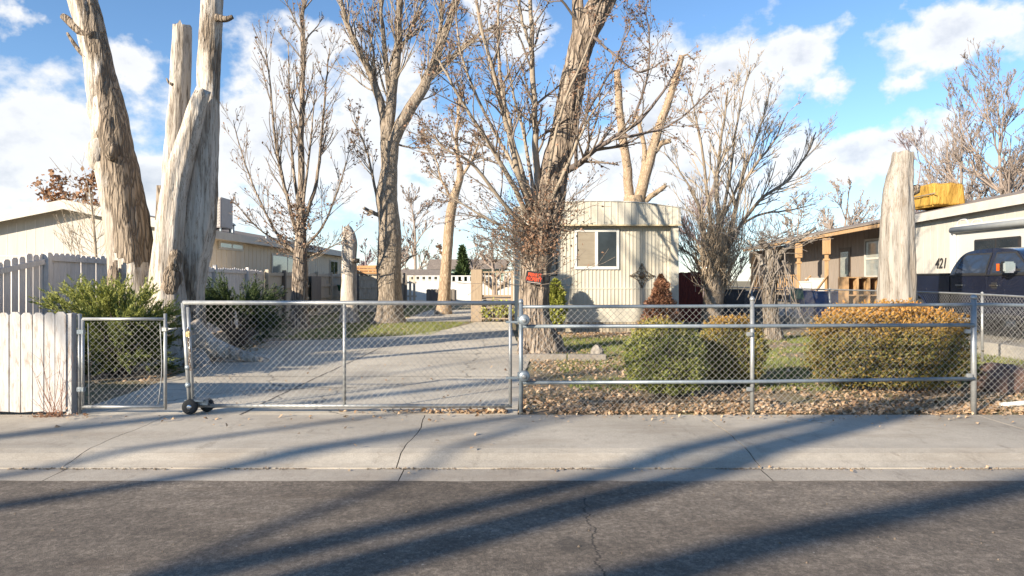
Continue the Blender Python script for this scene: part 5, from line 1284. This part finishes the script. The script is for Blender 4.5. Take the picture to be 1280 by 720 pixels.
dm = MB(); dm.box(NX+1.66, NX+1.695, 33.4, 34.6, .8, 3.1); do = dm.build('door', mat('brown_door', (.14, .10, .07), (.10, .07, .05), 4, rough=.5), t)
gp = MB(); gp.box(NX+1.645, NX+1.655, 33.6, 34.4, 1.1, 2.9); gp.build('screen', shade_glass, do)
fr = MB()
for a in ((30.25, 30.33, 1.6, 3.4), (31.97, 32.05, 1.6, 3.4), (30.33, 31.97, 3.32, 3.4), (30.33, 31.97, 1.6, 1.7), (30.33, 31.97, 2.44, 2.54)): fr.box(NX+1.63, NX+1.69, a[0], a[1], a[2], a[3])
w_ = fr.build('window', fascia, t); pn = MB(); pn.box(NX+1.668, NX+1.675, 30.3, 32.0, 1.65, 3.35); pn.build('pane', shade_glass, w_)
fx = MB(); fx.box(NX+1.62, NX+1.69, 28.0, 28.12, 2.0, 2.15); fx.build('porch_outlet', white_plastic, t)
V, fs = text_mesh('421', 1, 1); yc = NX/(1176.5-640)*F; zc = EYE+(HZ-329)/F*yc
put_text('421', (NX-.02, yc, zc), .62, .36, '-x', black_iron, t, .02, .25, .3)['label'] = 'black house number 421'
# yellow tarp bundle on the roof
t = thing('tarp_bundle', 'yellow tarp wrapped bundle sitting on the porch house roof', 'tarp', (16.2, 26.2, 4.1))
me = bmesh.new(); bmesh.ops.create_cube(me, size=1); bmesh.ops.bevel(me, geom=me.edges[:], offset=.05, segments=2, affect='EDGES'); bmesh.ops.subdivide_edges(me, edges=me.edges[:], cuts=9, use_grid_fill=True)
V = np.array([v.co[:] for v in me.verts]); me.verts.index_update(); fs = [tuple(v.index for v in f.verts) for f in me.faces]; me.free()
V = np.array([q*np.array((1+.16*mnoise.noise(Vector((q[0]*5, q[1]*5, q[2]*.8)))+.10*mnoise.noise(Vector((q[0]*13, q[1]*13, q[2]*1.5))), 1+.10*mnoise.noise(Vector((q[0]*5, q[1]*5, q[2]*.8+4))), 1+.12*mnoise.noise(Vector((q[0]*4, q[1]*4, 7))))) for q in V])
mb = MB(); mb.add(V*np.array((1.2, 2.0, .85))+np.array((16.2, 26.3, 4.68)), fs, smooth=True); mb.build('tarp', yellow_tarp, t)
rp = MB(); rp.tube([(15.56, 25.1, 4.7), (15.52, 26.3, 4.68), (15.56, 27.5, 4.7)], .02, 6); rp.build('tie_rope', grey_wood, t)

# ------------------------------------------------------------------ travel trailer
t = thing('travel_trailer', 'white travel trailer with rolled grey awning behind the pickup', 'trailer', (13.3, 16.5, .24))
TX0, TX1, T0, T1 = 12.2, 14.4, 12.6, 19.02
bd = MB(); bd.box(TX0, TX1, T0, T1, .75, 3.02); bd.build('body', fibre_white, t, bevel=.07)
tr = MB()
for z in (1.25, 1.55): tr.box(TX0-.006, TX0+.01, T0+.1, T1-.1, z, z+.06)
tr.build('trim_stripe', awning_grey, t)
tr = MB(); tr.box(TX0-.02, TX0+.03, T1-.10, T1-.03, .8, 2.9); tr.build('corner_trim', white_vinyl, t)
aw = MB(); aw.tube([(TX0-.09, T0+.3, 2.86), (TX0-.09, T1-.22, 2.86)], .085, 14); aw.build('awning', awning_grey, t)
for y in (T0+.4, T1-.25):
    ar = MB(); ar.box(TX0-.06, TX0-.015, y-.03, y+.03, 1.0, 2.8); ar.build('awning_arm', white_vinyl, t)
fr = MB(); fr.box(TX0-.03, TX0+.02, 16.35, 18.0, 2.12, 2.56); w_ = fr.build('window', black_iron, t, bevel=.02)
pn = MB(); pn.box(TX0-.037, TX0-.031, 16.42, 17.14, 2.17, 2.51); pn.box(TX0-.037, TX0-.031, 17.2, 17.94, 2.17, 2.51); pn.build('pane', glass, w_)
ld = MB()
for x in (TX0+.25, TX0+.65): ld.tube(smooth_path([(x, T1+.07, .9), (x, T1+.07, 2.6), (x, T1+.07, 3.02), (x, T1-.02, 3.15), (x, T1-.30, 3.16), (x, T1-.38, 3.03)], 18), .016, 8)
for k in range(7): ld.tube([(TX0+.25, T1+.07, 1.1+k*.28), (TX0+.65, T1+.07, 1.1+k*.28)], .014, 8)
ld.build('ladder', white_vinyl, t)
for y in (15.4, 16.3):
    wh = MB(); wh.lathe([(.2, TX0+.05), (.34, TX0+.05), (.36, TX0+.1), (.36, TX0+.2), (.34, TX0+.25)], y, .60, 20, 0); o = wh.build('wheel', rubber, t)
    ri = MB(); ri.lathe([(.02, TX0+.03), (.1, TX0+.04), (.2, TX0+.07), (.2, TX0+.2)], y, .60, 16, 0); ri.build('rim', white_vinyl, o)
rv = MB(); rv.box(12.9, 13.6, 15.6, 16.3, 3.025, 3.2); rv.build('roof_vent', white_vinyl, t, bevel=.03)
vt = MB(); vt.box(TX0-.012, TX0+.01, 18.6, 19.0, 1.1, 1.45); vt.build('hatch', fibre_white, t)

# ------------------------------------------------------------------ pickup
t = thing('pickup_truck', 'dark navy crew cab pickup with towing mirrors parked before the trailer', 'pickup truck', (10.9, 14.6, .24))
S0 = .24; TX = 9.9; TW = 2.0
def side_prof(pts): return [(a, b+S0) for a, b in pts]
def arch(cy, r, z0): return [(cy+r*math.cos(a), z0+r*math.sin(a)) for a in np.linspace(0, math.pi, 13)]
fa_, ra_ = 12.75, 16.75
low = [(11.45, .45), (12.27, .45)]+[(p[0], p[1]) for p in arch(fa_, .48, .40)[::-1]][1:-1]+[(13.23, .45), (15.42, .45), (15.42, 1.38), (13.05, 1.36), (12.7, 1.25), (11.55, 1.12), (11.42, .95)]
bd = MB(); bd.prism(side_prof(low), 0, TX, TX+TW); bd.build('body', truck_paint, t, bevel=.035)
bed = [(15.45, .48), (16.27, .48)]+arch(ra_, .48, .42)[::-1][1:-1]+[(17.23, .48), (18.15, .52), (18.2, 1.38), (15.45, 1.38)]
bd = MB(); bd.prism(side_prof(bed), 0, TX+.01, TX+TW-.01); bd.build('bed', truck_paint, t, bevel=.03)
rlm = MB()
for x in (TX-.0, TX+TW-.10): rlm.box(x+.01, x+.09, 15.5, 18.18, 1.37+S0, 1.415+S0)
rlm.build('bed_rail', truck_trim, t, bevel=.012)
# greenhouse
GP = [(15.47,1.36),(15.44,1.48),(15.36,1.64),(15.25,1.78),(15.10,1.865),(14.85,1.905),(14.4,1.925),(13.95,1.91),(13.62,1.86),(13.42,1.77),(13.18,1.60),(12.98,1.46),(12.85,1.36)]
GP = [(a, b) for a, b in smooth_path([(a, b, 0) for a, b in GP], 40)[:, :2]]
def inset(z): return .02+.17*max(0, (z-1.36)/.56)**1.25
gh = MB(); n = len(GP); nx = 9; V = []
for (y, z) in GP:
    i0 = inset(z)
    for t_ in np.linspace(-1, 1, nx):
        crown = .03*(1-t_*t_)*min(1, max(0, (z-1.5)/.35)); V.append((TX+TW/2+t_*(TW/2-i0), y, z+S0+crown))
gh.add(V, [(a*nx+b, a*nx+b+1, (a+1)*nx+b+1, (a+1)*nx+b) for a in range(n-1) for b in range(nx-1)], smooth=True)
for side in (0, nx-1):                       # closed sides, in strips from the outline to a mid line
    ys_ = np.linspace(15.47, 12.85, 30); zt_ = np.interp(-ys_, [-p[0] for p in GP], [p[1] for p in GP]); V = []
    for y, zz in zip(ys_, zt_):
        for k in np.linspace(0, 1, 7):
            z = 1.36+(zz-1.36)*k; x = TX+inset(z) if side == 0 else TX+TW-inset(z); V.append((x, y, z+S0))
    gh.add(V, [(a*7+b, a*7+b+1, (a+1)*7+b+1, (a+1)*7+b) for a in range(29) for b in range(6)], smooth=True)
gh.build('cab', truck_paint, t)
zb, zt = 1.37+S0, 1.90+S0
def sidepane(name, lo0, hi0, lo1, hi1, z0, z1, m_, parent, off, rim=0.):
    V = []; nz = 8; ny = 8
    for k in np.linspace(0, 1, nz):
        z = z0-rim+(z1-z0+2*rim)*k; a = lo0+(lo1-lo0)*k**1.3-rim; b = hi0+(hi1-hi0)*k**1.6+rim
        for u in np.linspace(0, 1, ny): V.append((TX+inset(z)-off, a+(b-a)*u, z+S0))
    mb = MB(); mb.add(V, [(a*ny+b, a*ny+b+1, (a+1)*ny+b+1, (a+1)*ny+b) for a in range(nz-1) for b in range(ny-1)], smooth=True); return mb.build(name, m_, parent)
for ya, yb, pa in ((14.22, 15.40, (14.31, 15.26, 14.31, 15.06)), (12.98, 14.18, (13.10, 14.12, 13.62, 14.12))):
    dm = MB(); dm.box(TX-.012, TX+.03, ya, yb, .56+S0, 1.35+S0); d_ = dm.build('door', truck_paint, t, bevel=.02)
    w_ = sidepane('window', *pa, 1.41, 1.80, sky_tint, d_, .012); sidepane('window_trim', *pa, 1.41, 1.80, truck_trim, d_, .006, .035)
    hd = MB(); yh = yb-.30 if ya > 14 else yb-.16; hd.box(TX-.05, TX-.014, yh-.15, yh+.10, 1.13+S0, 1.165+S0); hd.build('handle', chrome, d_, bevel=.012)
    hc = MB(); hc.box(TX-.018, TX-.012, yh-.10, yh+.06, 1.09+S0, 1.21+S0); hc.build('handle_cup', truck_trim, d_)
ch_ = MB(); ch_.box(TX-.018, TX-.01, 13.0, 15.4, 1.352+S0, 1.372+S0); ch_.build('belt_moulding', truck_trim, t)
ws = MB(); k0, k1 = .08, .9
def front(x, v): return (x, 12.90+.56*v-.02, zb+.40*v+.03)
ws.add([front(TX+.15+.12*k0, k0), front(TX+TW-.15-.12*k0, k0), front(TX+TW-.15-.2*k1, k1), front(TX+.15+.2*k1, k1)], [(0, 1, 2, 3)]); ws.build('windshield', sky_tint, t)
rw = MB()
def rear(x, v): return (x, 15.47-.20*v+.02, zb+.42*v+.01)
rw.add([rear(TX+.18, .1), rear(TX+.33, .85), rear(TX+TW-.33, .85), rear(TX+TW-.18, .1)], [(0, 1, 2, 3)]); rw.build('rear_window', sky_tint, t)
mi = MB(); mi.box(TX-.34, TX-.10, 13.26, 13.42, 1.40+S0, 1.62+S0); mo = mi.build('mirror', chrome, t, bevel=.03)
am = MB(); am.bar((TX-.12, 13.35, 1.47+S0), (TX+.05, 13.35, 1.45+S0), .05, .04); am.build('mirror_arm', truck_trim, mo)
ml = MB(); ml.box(TX-.36, TX-.30, 13.425, 13.45, 1.44+S0, 1.58+S0); ml.build('mirror_lamp', orange_lens, mo)
for cy in (fa_, ra_):
    for x, sg_ in ((TX+.02, 1), (TX+TW-.02, -1)):
        wh = MB(); wh.lathe([(.24, x), (.37, x), (.40, x+sg_*.04), (.40, x+sg_*.22), (.37, x+sg_*.26), (.24, x+sg_*.26)], cy, .40+S0, 28, 0); o = wh.build('wheel', rubber, t)
        ri = MB(); ri.lathe([(.03, x+sg_*.01), (.08, x+sg_*.012), (.1, x+sg_*.05), (.2, x+sg_*.06), (.245, x+sg_*.0), (.245, x+sg_*.2)], cy, .40+S0, 20, 0); ri.build('rim', chrome, o)
    fl = MB(); P_ = arch(cy, .50, .42+S0); fl.tube([(TX-.002, a, b) for a, b in P_], .025, 8); fl.build('fender_flare', truck_paint, t)
bp = MB(); bp.box(TX+.05, TX+TW-.05, 18.2, 18.36, .55+S0, .75+S0); bp.build('rear_bumper', chrome, t, bevel=.03)
bp = MB(); bp.box(TX+.02, TX+TW-.02, 11.30, 11.46, .48+S0, .72+S0); bp.build('front_bumper', chrome, t, bevel=.03)
gl = MB(); gl.box(TX+.45, TX+TW-.45, 11.38, 11.44, .76+S0, 1.02+S0); gl.build('grille', chrome, t, bevel=.01)
for x in (TX+.08, TX+TW-.40):
    hl = MB(); hl.box(x, x+.32, 11.40, 11.47, .78+S0, .98+S0); hl.build('headlight', white_plastic, t, bevel=.02)
for x in (TX+.0, TX+TW-.15):
    tl = MB(); tl.box(x+.004, x+.146, 18.10, 18.215, .85+S0, 1.30+S0); tl.build('tail_light', red_lens, t, bevel=.01)
hi = MB(); hi.box(TX-.02, TX+.01, 13.2, 15.3, .50+S0, .56+S0); hi.build('rocker_trim', truck_trim, t)

# ------------------------------------------------------------------ yard clutter by the neighbour's porch
def open_bin(name, label, c, w, d, h, m_, cat, lid=None):
    t = thing(name, label, cat, c); mb = MB(); x, y, z = c; k = .82
    V = [(x-w*k, y-d*k, z), (x+w*k, y-d*k, z), (x+w*k, y+d*k, z), (x-w*k, y+d*k, z), (x-w, y-d, z+h), (x+w, y-d, z+h), (x+w, y+d, z+h), (x-w, y+d, z+h)]
    mb.add(V, [(3,2,1,0),(0,1,5,4),(1,2,6,5),(2,3,7,6),(3,0,4,7),(4,5,6,7)]); mb.build('body', m_, t, bevel=.03)
    r = MB(); r.box(x-w*1.05, x+w*1.05, y-d*1.05, y+d*1.05, z+h, z+h+.05); r.build('lid', lid or m_, t, bevel=.015); return t
open_bin('blue_tote', 'bright blue plastic tote standing before the porch steps', (10.8, 23.6, .24), .5, .35, .82, blue_plastic, 'storage bin')
open_bin('blue_drum', 'small blue bin left of the bright blue tote', (10.15, 23.5, .24), .2, .2, .86, blue_plastic, 'storage bin')
open_bin('white_cooler', 'white lidded box on the porch floor between the timber posts', (14.9, 33.4, .8), .35, .45, .75, white_plastic, 'box')
open_bin('white_bucket', 'white tub with a lid beside the left timber porch post', (13.5, 31.4, .24), .22, .22, 1.15, white_plastic, 'tub')
open_bin('covered_grill', 'dark covered grill beyond the low chain link fence', (9.4, 27.2, .0), .9, .5, 1.02, dark_cloth, 'grill')
open_bin('dark_trash_can', 'dark trash can behind the many stemmed tree', (7.9, 24.5, .0), .36, .36, 1.12, dark_cloth, 'trash can')
t = thing('wooden_rack', 'tall open wooden rack of new yellow pine before the porch', 'rack', (11.0, 21.5, .24))
for k, x in enumerate((10.45, 10.82, 11.18, 11.52)):
    u = MB(); u.box(x, x+.11 if k in (0, 3) else x+.05, 21.4, 21.85, .24, 1.58); u.build('upright', new_wood, t)
for z in (.5, 1.0, 1.56):
    s_ = MB(); s_.box(10.43, 11.64, 21.42, 21.83, z, z+.04); s_.build('shelf', new_wood, t)
bk = MB(); bk.box(10.45, 11.62, 21.86, 21.88, .3, 1.55); bk.build('back_panel', mat('rust_board', (.22, .10, .05), (.15, .07, .04), 5, rough=.8), t)
t = thing('patio_chair', 'pale folding yard chair left of the blue bins', 'chair', (9.6, 22.6, .0))
fr = MB()
for x in (9.3, 9.75):
    fr.tube([(x, 22.3, 0.24), (x, 22.75, .65), (x, 22.95, 1.25)], .018, 8); fr.tube([(x, 22.85, 0.24), (x, 22.35, .65)], .018, 8)
fr.build('frame', galv, t); sb = MB(); sb.box(9.3, 9.75, 22.3, 22.75, .65, .68); sb.build('seat', green_plastic, t); sb = MB(); sb.bar((9.525, 22.78, .85), (9.525, 22.93, 1.22), .45, .02, (0, 1, 0)); sb.build('backrest', green_plastic, t)

# rocks, edging, pipe
def rock(name, label, c, s_, m_, seed, cat='rock'):
    bm = bmesh.new(); bmesh.ops.create_icosphere(bm, subdivisions=3, radius=1); V = np.array([v.co[:] for v in bm.verts]); bm.verts.index_update(); fs = [tuple(v.index for v in f.verts) for f in bm.faces]; bm.free()
    V = np.array([q*(1+.35*mnoise.noise(Vector(q*1.1+seed))+.12*mnoise.noise(Vector(q*3.5+seed))) for q in V])*np.array(s_)+np.array(c); V[:, 2] = np.maximum(V[:, 2], -.01)
    mb = MB(); mb.add(V, fs); return tag(mb.build(name, m_, None, (c[0], c[1], 0)), label, cat)
rock('red_boulder', 'reddish boulder behind the fence at the far right', (6.55, 9.2, .15), (.36, .28, .24), stone_red, 3)
rock('red_boulder', 'smaller reddish boulder just left of the larger one at the far right', (6.05, 9.6, .08), (.22, .2, .15), stone_red, 8)
rock('grey_rock', 'small pale rock on the end of the tree edging', (1.62, 13.0, .10), (.12, .1, .17), stone_grey, 5)
for k, (xa, xb, lab) in enumerate(((.28, 1.02, 'grey edging block at the foot of the big tree, nearest the driveway'), (1.04, 1.75, 'grey edging block beside the small pale rock'))):
    e = MB(); e.bar((xa, 12.75-k*.02, .05), (xb, 12.73-k*.05, .05), .16, .14); o = e.build('edging_block', stone_grey, None, (xa, 12.75, 0), bevel=.012); tag(o, lab, 'edging block', 'edging blocks round the tree')
pp = MB(); a = W(1249, 510, 8.0); pp.tube([(5.72, 8.0, .035), (6.1, 7.9, .09), (6.9, 7.75, .20)], .028, 12)
tag(pp.build('white_pipe', white_plastic, None, (5.72, 8.0, 0)), 'white plastic pipe lying on the leaves at the far right', 'pipe')

# chalk mark on the pavement is a utility mark: pale blue-white strokes
cm = MB()
for a, b in (((3.03, 7.28), (3.26, 7.24)), ((3.12, 7.18), (3.22, 7.30)), ((3.05, 7.33), (3.15, 7.30)), ((3.2, 7.15), (3.3, 7.17))):
    d = unit(np.array(b)-np.array(a)); nrm = np.array((-d[1], d[0]))*.012
    pts = [np.array(a)-nrm, np.array(b)-nrm*.5, np.array(b)+nrm*.5, np.array(a)+nrm]
    cm.add([(p[0], p[1], zwalk(p[1])+.004) for p in pts], [(0, 1, 2, 3)])
o = cm.build('paint_mark', mat('pale_blue_paint', (.50, .60, .62), (.42, .46, .46), 40, rough=.8)); tag(o, 'faint pale blue spray paint mark on the pavement', 'paint mark')

# ------------------------------------------------------------------ trees across the road (behind the viewer) that shade the street
PX = dict(levels=1, kids=[3, 2], up=.10, wander=.10, rmin=.012, spread=.6, decay=.5, seg=.6)
def street_tree(label, x, y, r, H, lean, seed, kids=10, extra=()):
    g2 = np.random.default_rng(seed); t = thing('street_tree', label, 'tree', (x, y, 0), 'bare trees across the road')
    mb = MB(); tw = MB(); n = 16
    pts = np.array([(x+lean[0]*k/(n-1)*H+.10*math.sin(k*.8+seed), y+lean[1]*k/(n-1)*H, H*k/(n-1)-.1) for k in range(n)]); rr = np.linspace(r*1.1, r*.55, n)
    mb.tube(pts, rr, 12, rough=.1, seed=seed)
    for e in extra: mb.tube(smooth_path(e, 22), np.linspace(.19, .10, 22), 10)
    for i in range(kids):
        k = g2.integers(8, n); a = g2.uniform(0, 6.28); grow(tw, pts[k], np.array((math.cos(a), math.sin(a), .9)), rr[k]*.45, H*g2.uniform(.15, .3), 0, PX, None, g2)
    mb.build('trunk', bark_rough, t); tw.build('crown', twig_grey, t)
street_tree('slim bare tree across the road, farthest left of its row', -25.7, -9.1, .20, 12, (.25, -.25), 46, 3)
street_tree('slimmest bare tree across the road', -23.7, -9.2, .10, 12, (.25, -.25), 40, 3)
street_tree('thin bare tree across the road beside the slimmest one', -22.2, -9.2, .135, 12, (.25, -.25), 41, 3)
street_tree('bare tree across the road left of the forked one', -18.7, -9.1, .18, 13, (.25, -.25), 42, 4)
street_tree('forked bare tree across the road, nearest the viewer', -15.1, -6.95, .22, 14, (.25, -.25), 43, 3,
    [[(-14.2, -7.85, 3.6), (-12.9, -7.7, 4.5), (-11.6, -7.98, 5.5), (-11.8, -8.6, 6.1), (-11.75, -9.6, 7.1), (-11.6, -10.6, 8.2)]])
street_tree('bare tree beyond the left edge of the view', -15.0, 1.6, .17, 13, (.01, 0), 45, 9)

# ------------------------------------------------------------------ light and sky
w = bpy.data.worlds.new('World'); sc.world = w; w.use_nodes = True
nt = w.node_tree; nt.nodes.clear()
out = nt.nodes.new('ShaderNodeOutputWorld'); bg = nt.nodes.new('ShaderNodeBackground')
sky = nt.nodes.new('ShaderNodeTexSky'); sky.sky_type = 'NISHITA'; sky.sun_disc = False
sky.sun_elevation = SUN_EL; sky.sun_rotation = SUN_AZ; sky.air_density = 1.0; sky.dust_density = .15; sky.ozone_density = 2.5; sky.altitude = 1400
bg.inputs['Strength'].default_value = .082
tc = nt.nodes.new('ShaderNodeTexCoord'); dirv = tc.outputs['Generated']
def vmath(op, a, b=None):
    n = nt.nodes.new('ShaderNodeVectorMath'); n.operation = op
    for k, v in enumerate((a, b)):
        if v is None: continue
        if isinstance(v, bpy.types.NodeSocket): nt.links.new(v, n.inputs[k])
        else: n.inputs[k].default_value = v
    return n
def skydir(px, py):
    v = np.array(((px-640)/F, 1.0, (HZ-py)/F)); return v/np.linalg.norm(v)
warp = nt.nodes.new('ShaderNodeTexNoise'); warp.inputs['Scale'].default_value = 7; warp.inputs['Detail'].default_value = 6; warp.inputs['Roughness'].default_value = .6
nt.links.new(dirv, warp.inputs['Vector'])
wv = vmath('SCALE', vmath('SUBTRACT', warp.outputs['Color'], (.5, .5, .5)).outputs[0]); wv.inputs['Scale'].default_value = .16
wd = vmath('ADD', dirv, wv.outputs[0]).outputs[0]
blobs = [(100,190,.17,.11,1.0),(30,230,.14,.10,1.0),(175,78,.055,.05,.9),(130,140,.07,.06,.8),(330,190,.20,.15,1.0),(330,95,.08,.06,.9),(400,70,.06,.06,.9),(450,180,.14,.14,1.0),(555,235,.14,.10,.9),(620,25,.07,.05,.9),(695,78,.035,.03,.7),(820,150,.12,.12,1.0),(900,120,.11,.12,1.0),(880,200,.13,.10,1.0),(1000,60,.06,.05,1.0),(1035,100,.045,.03,.9),(1190,60,.085,.05,1.05),(1150,92,.05,.03,.9),(1235,45,.045,.035,.9),(1095,195,.09,.045,1.0),(1170,185,.07,.05,.85),(980,200,.08,.06,.85),(18,18,.03,.025,.75),(740,210,.12,.12,1.0),(210,230,.12,.12,1.0)]
acc = None
for px, py, sx, sz, amp in blobs:
    c = skydir(px, py)
    d = vmath('SUBTRACT', wd, tuple(c)); d = vmath('MULTIPLY', d.outputs[0], (1/sx, 1/sx, 1/sz)); L = vmath('LENGTH', d.outputs[0]).outputs['Value']
    v = mth(nt, 'MULTIPLY', mth(nt, 'SUBTRACT', 1.0, mth(nt, 'MULTIPLY', L, .74)), amp, clamp=False)
    acc = v if acc is None else mth(nt, 'SMOOTH_MAX', acc, v, .15)
sepn = nt.nodes.new('ShaderNodeSeparateXYZ'); nt.links.new(dirv, sepn.inputs[0])
# general cumulus elsewhere in the sky (sides and behind)
ngen = nt.nodes.new('ShaderNodeTexNoise'); ngen.inputs['Scale'].default_value = 3.2; ngen.inputs['Detail'].default_value = 8; nt.links.new(dirv, ngen.inputs['Vector'])
side = mth(nt, 'MULTIPLY', mth(nt, 'SUBTRACT', .45, sepn.outputs['Y'], clamp=True), .5)
acc = mth(nt, 'MAXIMUM', acc, mth(nt, 'MULTIPLY', mth(nt, 'MULTIPLY', mth(nt, 'SUBTRACT', ngen.outputs['Fac'], .42), 2.2), side))
fb = nt.nodes.new('ShaderNodeTexNoise'); fb.inputs['Scale'].default_value = 11; fb.inputs['Detail'].default_value = 10; fb.inputs['Roughness'].default_value = .58
mp = nt.nodes.new('ShaderNodeMapping'); mp.inputs['Scale'].default_value = (1, 1, 1.5); nt.links.new(dirv, mp.inputs['Vector']); nt.links.new(mp.outputs[0], fb.inputs['Vector'])
dens = mth(nt, 'ADD', acc, mth(nt, 'MULTIPLY', mth(nt, 'SUBTRACT', fb.outputs['Fac'], .5), 1.5))
mask = ramp(nt, dens, [(.34, 0.), (.62, 1.)])
# low haze of cloud near the horizon
low = ramp(nt, sepn.outputs['Z'], [(.0, .6), (.07, .35), (.16, .0)])
mask = mth(nt, 'MAXIMUM', mask, low, clamp=True)
core = ramp(nt, mth(nt, 'ADD', mth(nt, 'MULTIPLY', dens, .7), mth(nt, 'MULTIPLY', fb.outputs['Fac'], .3)), [(.34, (4.0, 4.3, 4.8)), (.52, (5.9, 5.9, 5.9)), (.74, (5.6, 5.65, 5.75)), (1.0, (3.8, 4.05, 4.5))])
hs = nt.nodes.new('ShaderNodeHueSaturation'); hs.inputs['Saturation'].default_value = 1.08; hs.inputs['Value'].default_value = 1.25; nt.links.new(sky.outputs[0], hs.inputs['Color'])
CL = nt.nodes.new('ShaderNodeMix'); CL.data_type = 'RGBA'
nt.links.new(mth(nt, 'MULTIPLY', mask, .92), CL.inputs[0]); nt.links.new(hs.outputs[0], CL.inputs[6]); nt.links.new(core, CL.inputs[7])
nt.links.new(CL.outputs[2], bg.inputs['Color']); nt.links.new(bg.outputs[0], out.inputs[0])

sl = bpy.data.lights.new('sun', 'SUN'); sl.energy = 5.0; sl.angle = R(.5); sl.color = (1.0, .875, .70)
so = bpy.data.objects.new('sun', sl); col.objects.link(so)
sd = Vector((math.sin(SUN_AZ)*math.cos(SUN_EL), math.cos(SUN_AZ)*math.cos(SUN_EL), math.sin(SUN_EL)))
so.rotation_euler = sd.to_track_quat('Z', 'Y').to_euler(); so.location = sd*50

for o in bpy.data.objects:
    if '_base' in o: del o['_base']
vs = sc.view_settings; vs.view_transform = 'Standard'; vs.look = 'None'; vs.gamma = 1; vs.exposure = 1.15; vs.use_curve_mapping = False
sc.cycles.max_bounces = 6
